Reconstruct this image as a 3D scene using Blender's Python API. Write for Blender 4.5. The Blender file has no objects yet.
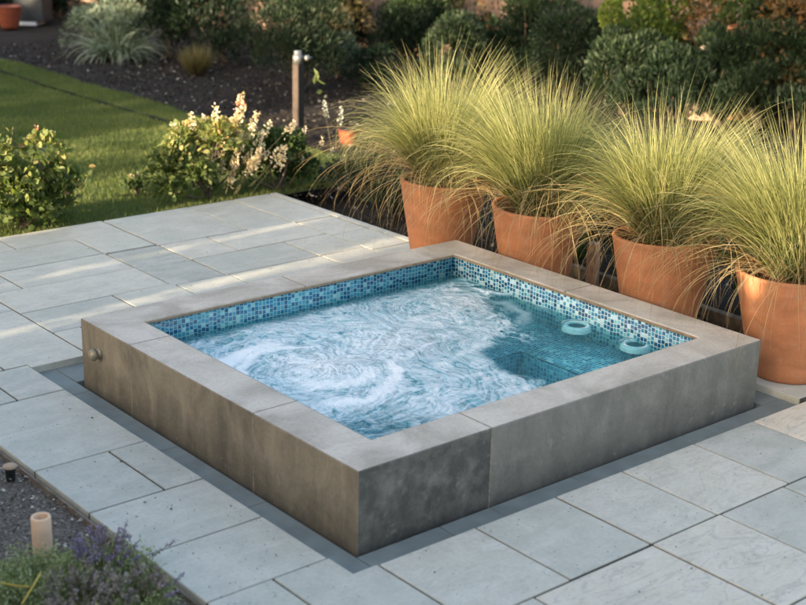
import bpy, bmesh, math, random
import numpy as np
from mathutils import Vector, Matrix
random.seed(7)
RNG = np.random.default_rng(11)
scn = bpy.context.scene
COL = scn.collection
R = math.radians

# ---------------------------------------------------------------- camera numbers
F_PX = 1389.02; CAM = np.array([-3.18237, -6.43864, 2.77341]); ROT = (1.25471863, -0.0205874675, -0.693026971)
def rotm():
    rx, ry, rz = ROT
    cx, sx, cy, sy, cz, sz = math.cos(rx), math.sin(rx), math.cos(ry), math.sin(ry), math.cos(rz), math.sin(rz)
    X = np.array([[1,0,0],[0,cx,-sx],[0,sx,cx]]); Y = np.array([[cy,0,sy],[0,1,0],[-sy,0,cy]]); Z = np.array([[cz,-sz,0],[sz,cz,0],[0,0,1]])
    return Z @ Y @ X
RM = rotm()
def at(px, py, z=0.0):
    d = RM @ np.array([(px-403)/F_PX, -(py-302.5)/F_PX, -1.0]); t = (z-CAM[2])/d[2]
    q = CAM + t*d
    return float(q[0]), float(q[1])
def mpx(x, y, z=0.0):                       # metres per photo pixel there
    q = (np.array([x, y, z])-CAM) @ RM
    return -q[2]/F_PX

# ---------------------------------------------------------------- object helpers
def link(o, parent=None):
    COL.objects.link(o)
    if parent is not None: o.parent = parent
    return o
def tag(o, label, cat, group=None, kind=None):
    if label: o['label'] = label
    if cat: o['category'] = cat
    if group: o['group'] = group
    if kind: o['kind'] = kind
    return o
def thing(name, label, cat, loc=(0,0,0), rz=0, group=None):
    o = bpy.data.objects.new(name, None); o.empty_display_size = .1
    o.location = loc; o.rotation_euler = (0, 0, rz)
    link(o); return tag(o, label, cat, group)
def np_mesh(name, V, Fc, mat, parent=None, fv=None, smooth=False, uv=None, pv=None):
    V = np.asarray(V, np.float32); Fc = np.asarray(Fc, np.int32); m, s = Fc.shape
    me = bpy.data.meshes.new(name)
    me.vertices.add(len(V)); me.vertices.foreach_set('co', V.ravel())
    me.loops.add(m*s); me.loops.foreach_set('vertex_index', Fc.ravel())
    me.polygons.add(m); me.polygons.foreach_set('loop_start', np.arange(0, m*s, s, dtype=np.int32))
    if smooth: me.polygons.foreach_set('use_smooth', np.ones(m, bool))
    me.update(calc_edges=True)
    if fv is not None:
        a = me.attributes.new('v', 'FLOAT', 'FACE'); a.data.foreach_set('value', np.asarray(fv, np.float32))
    if pv is not None:
        for k, arr in pv.items():
            a = me.attributes.new(k, 'FLOAT', 'POINT'); a.data.foreach_set('value', np.asarray(arr, np.float32))
    if uv is not None:
        u = me.uv_layers.new(name='UVMap'); u.data.foreach_set('uv', np.asarray(uv, np.float32).ravel())
    me.materials.append(mat)
    return link(bpy.data.objects.new(name, me), parent)
def bm_obj(name, bm, mat, parent=None, smooth=False):
    me = bpy.data.meshes.new(name); bm.to_mesh(me); bm.free()
    if smooth:
        for p in me.polygons: p.use_smooth = True
    me.materials.append(mat)
    return link(bpy.data.objects.new(name, me), parent)
def prism(bm, poly, z0, z1, bev=0.0, seg=1, fv=None):
    lay = bm.faces.layers.float.get('v') or bm.faces.layers.float.new('v')
    b2 = bmesh.new()
    vs = [b2.verts.new((x, y, z0)) for x, y in poly]
    f = b2.faces.new(vs)
    r = bmesh.ops.extrude_face_region(b2, geom=[f])
    for v in [g for g in r['geom'] if isinstance(g, bmesh.types.BMVert)]: v.co.z = z1
    bmesh.ops.recalc_face_normals(b2, faces=b2.faces)
    if bev:
        bmesh.ops.bevel(b2, geom=list(b2.edges), offset=bev, segments=seg, profile=.6, affect='EDGES', clamp_overlap=True)
    l2 = b2.faces.layers.float.new('v')
    for f in b2.faces: f[l2] = fv if fv is not None else 0.5
    tmp = bpy.data.meshes.new('t'); b2.to_mesh(tmp); b2.free(); bm.from_mesh(tmp); bpy.data.meshes.remove(tmp)
def rect(x0, y0, x1, y1): return [(x0,y0),(x1,y0),(x1,y1),(x0,y1)]
def lathe(prof, n=48):
    prof = np.array(prof); k = len(prof); a = np.linspace(0, 2*math.pi, n, endpoint=False)
    V = np.stack([np.outer(np.cos(a), prof[:,0]), np.outer(np.sin(a), prof[:,0]), np.tile(prof[:,1], (n,1))], -1).reshape(-1,3)
    Fc = [(i*k+j, ((i+1)%n)*k+j, ((i+1)%n)*k+j+1, i*k+j+1) for i in range(n) for j in range(k-1)]
    return V, np.array(Fc)
def unit(a): return a/np.maximum(np.linalg.norm(a, axis=-1, keepdims=True), 1e-9)

# leaves: many small folded leaf shapes in one mesh
T_DIA = (np.array([[0,0,0],[.45,.5,.06],[1,0,0],[.45,-.5,.06]], float), np.array([[0,1,2,3]]))
T_BROAD = (np.array([[0,0,0],[.18,.38,.07],[.62,.46,.06],[.98,.07,-.05],[1.02,0,-.07],[.98,-.07,-.05],[.62,-.46,.06],[.18,-.38,.07],[.5,0,-.03]], float),
           np.array([[0,8,2,1],[8,4,3,2],[0,7,6,8],[8,6,5,4]]))
def leaves(P, D, N, L, W, tpl):
    T, Fc = tpl; n = len(P); k = len(T)
    D = unit(D); S = unit(np.cross(N, D)); U = np.cross(D, S)
    L = np.broadcast_to(L, n)[:,None,None]; W = np.broadcast_to(W, n)[:,None,None]
    V = P[:,None,:] + T[None,:,0:1]*L*D[:,None,:] + T[None,:,1:2]*W*S[:,None,:] + T[None,:,2:3]*L*U[:,None,:]
    FF = (Fc[None] + (np.arange(n)*k)[:,None,None]).reshape(-1, Fc.shape[1])
    return V.reshape(-1,3), FF, len(Fc)
def rand_dir(n, r=RNG): return unit(r.normal(size=(n,3)))
def tubes(paths, radii, sides=5):
    """paths: list of (k,3) arrays, radii: list of (r0,r1)"""
    VV, FF, off = [], [], 0
    for P, (r0, r1) in zip(paths, radii):
        P = np.asarray(P, float); k = len(P)
        T = np.gradient(P, axis=0); T = unit(T)
        ref = np.array([.31,.2,.93]) if abs(T[0] @ np.array([.31,.2,.93])) < .9 else np.array([1.,0,0])
        A = unit(np.cross(T, ref)); B = np.cross(T, A)
        a = np.linspace(0, 2*math.pi, sides, endpoint=False)
        rr = np.linspace(r0, r1, k)
        V = P[:,None,:] + rr[:,None,None]*(np.cos(a)[None,:,None]*A[:,None,:] + np.sin(a)[None,:,None]*B[:,None,:])
        VV.append(V.reshape(-1,3))
        for i in range(k-1):
            for j in range(sides):
                FF.append((off+i*sides+j, off+i*sides+(j+1)%sides, off+(i+1)*sides+(j+1)%sides, off+(i+1)*sides+j))
        off += k*sides
    return np.concatenate(VV), np.array(FF)

# numpy noise
def vnoise(x, y, seed=0):
    r = np.random.default_rng(seed); G = r.random((256,256))
    xi = np.floor(x).astype(int); yi = np.floor(y).astype(int); fx = x-xi; fy = y-yi
    fx = fx*fx*fx*(fx*(fx*6-15)+10); fy = fy*fy*fy*(fy*(fy*6-15)+10)
    g = lambda a, b: G[a & 255, b & 255]
    return (g(xi,yi)*(1-fx)+g(xi+1,yi)*fx)*(1-fy) + (g(xi,yi+1)*(1-fx)+g(xi+1,yi+1)*fx)*fy
def fbm(x, y, o=4, seed=0, gain=.5):
    s = 0; a = 1; t = 0
    for i in range(o):
        s = s + a*vnoise(x*2**i+13.7*i, y*2**i-7.1*i, seed+i); t += a; a *= gain
    return s/t

# ---------------------------------------------------------------- materials
def new_mat(name):
    m = bpy.data.materials.new(name); m.use_nodes = True; nt = m.node_tree
    for n in list(nt.nodes): nt.nodes.remove(n)
    out = nt.nodes.new('ShaderNodeOutputMaterial'); return m, nt, out
class NT:
    def __init__(s, nt): s.nt = nt
    def n(s, t, **kw):
        o = s.nt.nodes.new('ShaderNode'+t)
        for k, v in kw.items(): setattr(o, k, v)
        return o
    def l(s, a, b): s.nt.links.new(a, b)
    def coord(s, which='Object'): return s.n('TexCoord').outputs[which]
    def noise(s, vec, scale, detail=4, rough=.5, dist=0, sc=None):
        if sc is not None:
            mp = s.n('Mapping'); mp.inputs['Scale'].default_value = sc; s.l(vec, mp.inputs[0]); vec = mp.outputs[0]
        o = s.n('TexNoise'); o.inputs['Scale'].default_value = scale; o.inputs['Detail'].default_value = detail
        o.inputs['Roughness'].default_value = rough; o.inputs['Distortion'].default_value = dist; s.l(vec, o.inputs['Vector'])
        return o.outputs['Fac']
    def ramp(s, fac, stops, interp='LINEAR'):
        o = s.n('ValToRGB'); o.color_ramp.interpolation = interp; e = o.color_ramp.elements
        while len(e) < len(stops): e.new(.5)
        for i, (p, c) in enumerate(stops):
            e[i].position = p; e[i].color = (*c, 1) if not isinstance(c, (int, float)) else (c, c, c, 1)
        s.l(fac, o.inputs[0]); return o.outputs[0]
    def mix(s, fac, a, b, mode='MIX'):
        o = s.n('Mix', data_type='RGBA', blend_type=mode)
        for i, v in ((0, fac), (6, a), (7, b)):
            if i and isinstance(v, (int, float)): v = (v, v, v)
            if isinstance(v, (int, float)): o.inputs[i].default_value = v
            elif isinstance(v, tuple): o.inputs[i].default_value = (*v, 1)
            else: s.l(v, o.inputs[i])
        return o.outputs[2]
    def math(s, op, a, b=0.0, c=None, clamp=False):
        o = s.n('Math', operation=op, use_clamp=clamp)
        for i, v in enumerate((a, b) + ((c,) if c is not None else ())):
            if isinstance(v, (int, float)): o.inputs[i].default_value = v
            else: s.l(v, o.inputs[i])
        return o.outputs[0]
    def attr(s, name): 
        o = s.n('Attribute'); o.attribute_name = name; return o.outputs['Fac']
    def bump(s, h, strength=.3, dist=.01, normal=None):
        o = s.n('Bump'); o.inputs['Strength'].default_value = strength; o.inputs['Distance'].default_value = dist
        s.l(h, o.inputs['Height'])
        if normal is not None: s.l(normal, o.inputs['Normal'])
        return o.outputs[0]
    def pbsdf(s, col, rough=.7, normal=None, spec=.5, metal=0):
        o = s.n('BsdfPrincipled')
        for nm, v in (('Base Color', col), ('Roughness', rough)):
            if isinstance(v, tuple): o.inputs[nm].default_value = (*v, 1)
            elif isinstance(v, (int, float)): o.inputs[nm].default_value = v
            else: s.l(v, o.inputs[nm])
        o.inputs['Specular IOR Level'].default_value = spec; o.inputs['Metallic'].default_value = metal
        if normal is not None: s.l(normal, o.inputs['Normal'])
        return o.outputs[0]

def mat_plain(name, col, rough=.6, var=.25, scale=20, metal=0, spec=.5, bump=.2):
    m, nt, out = new_mat(name); g = NT(nt); c = g.coord()
    n1 = g.noise(c, scale, 5); f = g.ramp(n1, [(.3, 0.0), (.7, 1.0)])
    d = tuple(x*(1-var) for x in col); b = tuple(min(1, x*(1+var)) for x in col)
    g.l(g.pbsdf(g.mix(f, d, b), rough, g.bump(n1, bump, .003), spec, metal), out.inputs[0]); return m
def mat_leaf(name, stops, transl=.35, rough=.55, spec=.3):
    m, nt, out = new_mat(name); g = NT(nt)
    col = g.ramp(g.attr('v'), stops)
    p = g.pbsdf(col, rough, spec=spec)
    t = g.n('BsdfTranslucent'); tc = g.mix(.6, col, (1.0, .95, .35), 'MULTIPLY'); g.l(g.mix(1.0, tc, (1.5, 1.6, 1.2), 'MULTIPLY'), t.inputs[0])
    mx = g.n('MixShader'); mx.inputs[0].default_value = transl; g.l(p, mx.inputs[1]); g.l(t.outputs[0], mx.inputs[2])
    g.l(mx.outputs[0], out.inputs[0]); return m

def mat_paver():
    m, nt, out = new_mat('sandstone paving'); g = NT(nt); c = g.coord(); v = g.attr('v')
    off = g.n('CombineXYZ'); g.l(g.math('MULTIPLY', v, 91), off.inputs[0]); g.l(g.math('MULTIPLY', v, 57), off.inputs[1])
    ad = g.n('VectorMath', operation='ADD'); g.l(c, ad.inputs[0]); g.l(off.outputs[0], ad.inputs[1]); c2 = ad.outputs[0]
    base = g.ramp(v, [(0, (.27,.285,.255)), (.3, (.40,.405,.355)), (.55, (.475,.47,.405)), (.8, (.55,.515,.43)), (1, (.62,.55,.44))])
    big = g.noise(c2, 1.7, 6, .6, 1.6, sc=(1,2.6,1))
    base = g.mix(g.math('MULTIPLY', g.ramp(big, [(.44, 0.0), (.62, 1.0)]), .40), base, (.56,.535,.485))
    vein = g.noise(c2, 1.9, 5, .55, 2.4, sc=(1,3,1))
    vf = g.ramp(vein, [(.47, 0.0), (.5, 1.0), (.53, 0.0)])
    base = g.mix(g.math('MULTIPLY', vf, g.math('MULTIPLY', g.ramp(v, [(.45, 0.0), (.8, 1.0)]), .38)), base, (.22,.225,.225))
    fine = g.noise(c2, 55, 5, .7); base = g.mix(.45, base, g.ramp(fine, [(.3, .42), (.7, .62)]), 'OVERLAY')
    blot = g.noise(c2, 7, 6, .65); base = g.mix(.5, base, g.ramp(blot, [(.3, .40), (.7, .60)]), 'OVERLAY')
    # pits and lichen specks
    vo = g.n('TexVoronoi'); vo.inputs['Scale'].default_value = 34; g.l(c2, vo.inputs['Vector'])
    spk = g.math('LESS_THAN', vo.outputs['Distance'], g.math('MULTIPLY', g.ramp(g.noise(c2, 3.2, 3), [(.53, 0.0), (.72, 1.0)]), .22))
    base = g.mix(g.math('MULTIPLY', spk, .55), base, (.10,.105,.10))
    hh = g.math('ADD', g.math('MULTIPLY', blot, 1.4), g.math('MULTIPLY', fine, .35))
    hh = g.math('SUBTRACT', hh, g.math('MULTIPLY', spk, .3))
    g.l(g.pbsdf(base, g.ramp(blot, [(.3, .62), (.7, .8)]), g.bump(hh, .35, .006), .35), out.inputs[0]); return m
def mat_concrete():
    m, nt, out = new_mat('cast concrete'); g = NT(nt); c = g.coord(); v = g.attr('v')
    n1 = g.noise(c, 3.0, 8, .62, .6); n2 = g.noise(c, 60, 4, .6); n3 = g.noise(c, 9, 6, .65)
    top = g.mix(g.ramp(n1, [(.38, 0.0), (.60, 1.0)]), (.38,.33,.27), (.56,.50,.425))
    # side faces darker than the top, light and shade put into the colour: v=0.2 brown face, v=0 dark mould, v=.35 grey face, v=.5 top
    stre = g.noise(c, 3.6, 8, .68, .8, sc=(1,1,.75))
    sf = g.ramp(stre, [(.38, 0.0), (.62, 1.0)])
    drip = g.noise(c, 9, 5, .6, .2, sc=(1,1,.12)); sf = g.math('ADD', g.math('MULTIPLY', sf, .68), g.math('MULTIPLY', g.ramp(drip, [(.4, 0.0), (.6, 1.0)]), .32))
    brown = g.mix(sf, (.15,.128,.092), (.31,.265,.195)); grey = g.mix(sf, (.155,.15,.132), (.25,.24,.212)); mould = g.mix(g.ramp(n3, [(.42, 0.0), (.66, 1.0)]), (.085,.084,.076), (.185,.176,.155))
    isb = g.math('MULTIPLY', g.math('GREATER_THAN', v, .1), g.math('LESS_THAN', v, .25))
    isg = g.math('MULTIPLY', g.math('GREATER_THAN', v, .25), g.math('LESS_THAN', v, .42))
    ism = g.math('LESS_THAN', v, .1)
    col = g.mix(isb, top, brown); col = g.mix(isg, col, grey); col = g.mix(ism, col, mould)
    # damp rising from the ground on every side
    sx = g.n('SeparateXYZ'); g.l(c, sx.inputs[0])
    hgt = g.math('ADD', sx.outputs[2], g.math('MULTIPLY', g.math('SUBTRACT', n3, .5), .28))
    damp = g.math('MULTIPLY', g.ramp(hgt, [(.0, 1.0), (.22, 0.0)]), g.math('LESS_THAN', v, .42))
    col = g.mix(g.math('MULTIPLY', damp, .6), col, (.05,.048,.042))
    pale = g.math('MULTIPLY', g.ramp(g.noise(c, 14, 5, .7), [(.60, 0.0), (.72, 1.0)]), .3)
    col = g.mix(pale, col, (.42,.40,.37))
    col = g.mix(.5, col, g.ramp(n2, [(.3, .4), (.7, .6)]), 'OVERLAY')
    vo = g.n('TexVoronoi'); vo.inputs['Scale'].default_value = 40; g.l(c, vo.inputs['Vector'])
    pit = g.math('LESS_THAN', vo.outputs['Distance'], g.math('MULTIPLY', g.ramp(n1, [(.5, 0.0), (.8, 1.0)]), .25))
    h = g.math('ADD', g.math('MULTIPLY', n1, .8), g.math('ADD', g.math('MULTIPLY', n2, .25), g.math('MULTIPLY', n3, .5)))
    h = g.math('SUBTRACT', h, g.math('MULTIPLY', pit, .5)); col = g.mix(g.math('MULTIPLY', pit, .4), col, (.08,.075,.07))
    g.l(g.pbsdf(col, .75, g.bump(h, .3, .006), .35), out.inputs[0]); return m
def mat_tile(name='teal glass mosaic', grout=(.30,.50,.53), pale=.72, light=(.50,.66,.66), size=.027):
    m, nt, out = new_mat(name); g = NT(nt); uv = g.coord('UV')
    S = 1/size
    sx = g.n('SeparateXYZ'); g.l(uv, sx.inputs[0])
    U = g.math('MULTIPLY', sx.outputs[0], S); V = g.math('MULTIPLY', sx.outputs[1], S)
    # offset alternate columns a little so that the mosaic looks uneven
    cu = g.math('FLOOR', U); jit = g.n('TexWhiteNoise', noise_dimensions='1D'); g.l(cu, jit.inputs['W'])
    V2 = g.math('ADD', V, g.math('MULTIPLY', jit.outputs[0], .45))
    cv = g.math('FLOOR', V2)
    cb = g.n('CombineXYZ'); g.l(cu, cb.inputs[0]); g.l(cv, cb.inputs[1])
    wn = g.n('TexWhiteNoise', noise_dimensions='2D'); g.l(cb.outputs[0], wn.inputs['Vector'])
    col = g.ramp(wn.outputs['Value'], [(0, (.006,.085,.18)), (.2, (.010,.13,.26)), (.38, (.015,.20,.34)), (.52, (.04,.28,.40)), (pale, (.20,.48,.54)), (pale+.07 if pale > .7 else pale+.14, light), (.95, (.015,.11,.25))], 'CONSTANT')
    fu = g.math('FRACT', U); fv = g.math('FRACT', V2)
    def edge(f): return g.math('MINIMUM', f, g.math('SUBTRACT', 1.0, f))
    e = g.math('MINIMUM', edge(fu), edge(fv))
    wob = g.math('MULTIPLY', wn.outputs['Value'], .06)
    gr = g.math('LESS_THAN', e, g.math('ADD', wob, .06 if pale > .6 else .10))
    col = g.mix(gr, col, grout)
    rough = g.mix(gr, .12, .7)
    g.l(g.pbsdf(col, rough, g.bump(g.math('MULTIPLY', e, 3, clamp=True), .4, .002), .5), out.inputs[0]); return m
def mat_water():
    m, nt, out = new_mat('churning pool water'); g = NT(nt); c = g.coord(); fo = g.attr('foam')
    n = g.noise(c, 26, 5, .6, 1.0)
    b = g.bump(n, .35, .02)
    gl = g.n('BsdfGlass'); gl.inputs['IOR'].default_value = 1.33; gl.inputs['Roughness'].default_value = .02; gl.inputs['Color'].default_value = (.74,.96,.98,1); g.l(b, gl.inputs['Normal'])
    mk = g.attr('milk'); fn = g.noise(c, 75, 4, .65)
    ff = g.math('MULTIPLY', fo, g.ramp(fn, [(.30, .78), (.62, 1.0)]), clamp=True)
    d = g.pbsdf(g.ramp(ff, [(0, (.035,.31,.40)), (.15, (.17,.50,.58)), (.36, (.48,.65,.69)), (.55, (.62,.72,.745)), (.9, (.88,.90,.89))]), .35, g.bump(fn, .6, .010), .6)
    tr = g.n('BsdfTransparent'); tr.inputs[0].default_value = (.66,.97,1.0,1)
    m2 = g.n('MixShader'); m2.inputs[0].default_value = .80; g.l(gl.outputs[0], m2.inputs[1]); g.l(tr.outputs[0], m2.inputs[2])
    mx = g.n('MixShader'); g.l(mk, mx.inputs[0]); g.l(m2.outputs[0], mx.inputs[1]); g.l(d, mx.inputs[2])
    g.l(mx.outputs[0], out.inputs[0]); return m
def mat_soil(name, a, b, scale=30, disp=.02):
    m, nt, out = new_mat(name); g = NT(nt); c = g.coord()
    n1 = g.noise(c, scale, 8, .75); n2 = g.noise(c, 1.3, 4)
    vo = g.n('TexVoronoi'); vo.inputs['Scale'].default_value = scale*1.6; g.l(c, vo.inputs['Vector'])
    f = g.math('ADD', g.math('MULTIPLY', n1, .8), g.math('MULTIPLY', vo.outputs['Distance'], .4))
    col = g.mix(g.ramp(f, [(.4, 0.0), (.8, 1.0)]), a, b); col = g.mix(.4, col, g.ramp(n2, [(.3, .35), (.7, .65)]), 'OVERLAY')
    g.l(g.pbsdf(col, .95, g.bump(f, 1.0, disp), .2), out.inputs[0]); return m
def mat_lawn():
    m, nt, out = new_mat('lawn turf'); g = NT(nt); c = g.coord()
    n1 = g.noise(c, 90, 6, .8); n2 = g.noise(c, 2.2, 5, .6)
    col = g.mix(g.ramp(n1, [(.3, 0.0), (.7, 1.0)]), (.055,.08,.026), (.15,.18,.06)); col = g.mix(g.math('MULTIPLY', g.ramp(n2, [(.45, 0.0), (.7, 1.0)]), .35), col, (.12,.12,.04))
    g.l(g.pbsdf(col, .9, g.bump(n1, 1.0, .02), .2), out.inputs[0]); return m
def mat_brick():
    m, nt, out = new_mat('weathered pink stone blocks'); g = NT(nt); c = g.coord('UV')
    b = g.n('TexBrick'); b.inputs['Scale'].default_value = 1; b.inputs['Brick Width'].default_value = .42; b.inputs['Row Height'].default_value = .19; b.inputs['Mortar Size'].default_value = .012
    b.inputs['Color1'].default_value = (.30,.185,.13,1); b.inputs['Color2'].default_value = (.27,.18,.13,1); b.inputs['Mortar'].default_value = (.19,.15,.12,1); g.l(c, b.inputs['Vector'])
    n = g.noise(c, 9, 6, .7)
    col = g.mix(.7, b.outputs['Color'], g.ramp(n, [(.25, .3), (.75, .7)]), 'OVERLAY')
    g.l(g.pbsdf(col, .9, g.bump(g.math('ADD', g.math('MULTIPLY', b.outputs['Fac'], -1.0), n), .6, .02), .2), out.inputs[0]); return m
def mat_terracotta(name='terracotta', col=(.42,.175,.085)):
    m, nt, out = new_mat(name); g = NT(nt); c = g.coord()
    n1 = g.noise(c, 4, 6, .6, .5, sc=(1,1,2)); n2 = g.noise(c, 90, 3, .6)
    cc = g.mix(g.ramp(n1, [(.35, 0.0), (.68, 1.0)]), tuple(x*.80 for x in col), tuple(x*1.14 for x in col))
    cc = g.mix(g.math('MULTIPLY', g.ramp(g.noise(c, 11, 6, .7), [(.54, 0.0), (.75, 1.0)]), .34), cc, (.52,.38,.29))
    cc = g.mix(.35, cc, g.ramp(n2, [(.3, .4), (.7, .6)]), 'OVERLAY')
    g.l(g.pbsdf(cc, .72, g.bump(g.math('ADD', n1, g.math('MULTIPLY', n2, .15)), .25, .006), .3), out.inputs[0]); return m

M = dict(
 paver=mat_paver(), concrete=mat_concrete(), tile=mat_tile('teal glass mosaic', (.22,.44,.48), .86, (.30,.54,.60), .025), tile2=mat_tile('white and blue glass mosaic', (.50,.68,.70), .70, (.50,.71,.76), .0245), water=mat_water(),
 soil=mat_soil('dark garden soil', (.012,.010,.009), (.06,.048,.04)), mulch=mat_soil('bark mulch', (.010,.008,.006), (.038,.030,.024), 22),
 gravel=mat_soil('fine gravel', (.055,.047,.04), (.24,.21,.18), 45, .012), joint=mat_soil('shade dark joint filling', (.028,.028,.024), (.085,.08,.07), 60, .005), recess=mat_plain('slate recess slab', (.17,.20,.195), .7, .18, 6),
 lawn=mat_lawn(), wall=mat_brick(), terra=mat_terracotta(), terra2=mat_terracotta('pale terracotta', (.5,.30,.19)),
 potsoil=mat_soil('potting soil', (.05,.025,.012), (.20,.10,.05), 40, .01),
 postwood=mat_plain('dark oiled timber', (.062,.045,.035), .7, .3, 14), mortar=mat_plain('pale mortar', (.25,.23,.19), .9, .35, 50), stakewood=mat_plain('pinkish brown stake timber', (.36,.22,.15), .85, .3, 14), riser=mat_plain('teal riser', (.03,.22,.33), .4, .3, 40), trim=mat_plain('tan edge sealant', (.26,.20,.135), .7), metal=mat_plain('brushed steel', (.24,.24,.23), .5, .2, 40, metal=.7), brass=mat_plain('weathered brass fitting', (.30,.26,.19), .45, .2, 60, metal=.5),
 black=mat_plain('black unlit side', (.022,.02,.018), .6), wood=mat_plain('brown timber', (.09,.06,.042), .8, .35, 14), woodpale=mat_plain('pale peeled timber', (.72,.50,.34), .7, .12, 14),
 edging=mat_plain('weathered timber edging', (.16,.13,.10), .85, .4, 12), white=mat_plain('white plastic', (.75,.76,.76), .35, .05), dark=mat_plain('dark plastic', (.03,.035,.04), .5), bore=mat_plain('dark nozzle bore', (.01,.03,.05), .5),
 orange=mat_plain('orange plastic', (.24,.06,.028), .5), rock=mat_plain('pale boulder stone', (.40,.30,.21), .85, .3, 6),
 bark=mat_plain('bark', (.10,.075,.055), .9, .4, 30), stem=mat_plain('green brown stem', (.11,.10,.04), .7, .3, 30), debris=mat_plain('leaf debris', (.035,.028,.02), .9, .4, 200), chips=mat_leaf('bark chips', [(0,(.010,.008,.006)),(.6,(.04,.032,.025)),(.9,(.11,.09,.075)),(1,(.38,.35,.31))], .0, .9),
 gravelchips=mat_leaf('gravel bits', [(0,(.05,.042,.034)),(.5,(.19,.16,.13)),(.8,(.38,.34,.29)),(1,(.66,.62,.55))], .0, .9),
 blade=mat_leaf('lawn blades', [(0,(.065,.095,.032)),(.6,(.14,.175,.055)),(1,(.30,.29,.12))], .4),
 grass=mat_leaf('fountain grass blades', [(0,(.045,.064,.026)),(.35,(.13,.15,.06)),(.7,(.30,.30,.12)),(1,(.53,.49,.25))], .42, .45),
 dry=mat_leaf('dry grass stems', [(0,(.30,.19,.08)),(.5,(.43,.31,.15)),(1,(.55,.44,.25))], .25, .5),
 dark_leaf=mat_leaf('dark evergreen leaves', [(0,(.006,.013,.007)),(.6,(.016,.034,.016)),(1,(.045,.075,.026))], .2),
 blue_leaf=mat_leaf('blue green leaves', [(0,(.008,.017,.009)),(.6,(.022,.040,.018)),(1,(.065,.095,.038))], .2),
 lime=mat_leaf('lime green leaves', [(0,(.025,.05,.010)),(.5,(.07,.11,.022)),(1,(.22,.27,.05))], .4),
 silver=mat_leaf('silver green leaves', [(0,(.07,.10,.06)),(.5,(.20,.25,.17)),(1,(.46,.50,.40))], .25),
 olive=mat_leaf('olive brown twigs', [(0,(.05,.045,.022)),(.5,(.12,.10,.045)),(1,(.22,.19,.09))], .3),
 broad=mat_leaf('broad garden leaves', [(0,(.045,.075,.02)),(.35,(.10,.14,.04)),(.62,(.22,.25,.09)),(.85,(.36,.31,.13)),(1,(.42,.20,.10))], .42),
 mid=mat_leaf('mid green leaves', [(0,(.02,.045,.014)),(.5,(.05,.085,.025)),(1,(.11,.14,.04))], .35),
 autumn=mat_leaf('russet leaves', [(0,(.04,.035,.02)),(.5,(.10,.07,.03)),(1,(.33,.14,.045))], .35),
 petal=mat_leaf('pink white petals', [(0,(.58,.38,.27)),(.4,(.72,.60,.45)),(1,(.82,.77,.64))], .35),
 pinkpetal=mat_leaf('salmon petals', [(0,(.6,.16,.12)),(1,(.78,.36,.28))], .3),
 whitepetal=mat_leaf('white petals', [(0,(.5,.52,.5)),(1,(.75,.77,.74))], .3),
 purple=mat_leaf('purple lavender buds', [(0,(.10,.075,.15)),(.5,(.21,.17,.31)),(1,(.40,.33,.54))], .2),
 mauve=mat_leaf('grey mauve buds', [(0,(.14,.12,.10)),(.6,(.27,.23,.22)),(1,(.42,.37,.42))], .2),
 herb=mat_leaf('grey green herb leaves', [(0,(.12,.15,.07)),(.5,(.30,.35,.18)),(1,(.52,.55,.34))], .3),
)

# ---------------------------------------------------------------- ground
def sheet(name, x0, y0, x1, y1, z, mat, kind='structure', bumpy=0, step=.15):
    nx = max(2, int((x1-x0)/step)); ny = max(2, int((y1-y0)/step))
    if not bumpy: nx = ny = 2
    X, Y = np.meshgrid(np.linspace(x0, x1, nx), np.linspace(y0, y1, ny), indexing='ij')
    Z = np.full_like(X, z) + (bumpy*(fbm(X*1.7+50, Y*1.7+50, 4, 3)-.5) if bumpy else 0)
    V = np.stack([X, Y, Z], -1).reshape(-1,3); i = np.arange(nx*ny).reshape(nx, ny)
    Fc = np.stack([i[:-1,:-1], i[1:,:-1], i[1:,1:], i[:-1,1:]], -1).reshape(-1,4)
    o = np_mesh(name, V, Fc, mat, smooth=True); o['kind'] = kind; return o
sheet('ground', -150, -150, 150, 200, -.16, M['soil'])
sheet('planting_bed', 4.14, 2.0, 9.4, 22, -.01, M['mulch'], bumpy=.10)
sheet('planting_bed', 3.24, -14, 9.4, 2.0, -.02, M['mulch'], bumpy=.06)
sheet('gravel_bed', -7.5, -9, -.752, -.135, -.005, M['gravel'], bumpy=.05)
sheet('lawn', -12, 2.86, 4.08, 24, .0, M['lawn'], bumpy=.05, step=.1)
sheet('lawn', 4.19, 3.2, 4.62, 20, .0, M['lawn'], bumpy=.05, step=.1)

ss = lambda a, b, v: (lambda t: t*t*(3-2*t))(np.clip((v-a)/(b-a), 0, 1))
def blades(name, x0, y0, x1, y1, n, label):
    r = np.random.default_rng(len(name)+n)
    P = np.stack([r.uniform(x0, x1, n), r.uniform(y0, y1, n), np.full(n, .0)], 1)
    if x1-x0 > 1: P = P[(r.random(n) < ss((x0), x0+1.8, P[:,0])) & (r.random(n) < 1-ss(y1-2.5, y1, P[:,1]))]; n = len(P)
    P[:,2] = .05*(fbm(P[:,0]*1.7+50, P[:,1]*1.7+50, 4, 3)-.5)
    D = r.normal(size=(n,3))*.45; D[:,2] = 1
    V, Fc, k = leaves(P, D, rand_dir(n, r), r.uniform(.025,.055,n), .007, (np.array([[0,.5,0],[0,-.5,0],[1,0,0]], float), np.array([[0,1,2]])))
    v = np.clip(fbm(P[:,0]*1.2, P[:,1]*3, 3, 9)*.9 + r.normal(size=n)*.16, 0, 1)  # paler streaks put sunlit strips into the turf colour
    o = np_mesh(name, V, Fc, M['blade'], fv=v); return tag(o, label, 'grass', kind='stuff')
blades('lawn_grass', -1.9, 2.88, 4.10, 14, 290000, 'short mown green grass of the lawn behind the patio')
blades('edge_grass', 4.20, 3.6, 4.62, 11, 14000, 'thin strip of turf between the lawn edging groove and the mulch bed')
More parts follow.
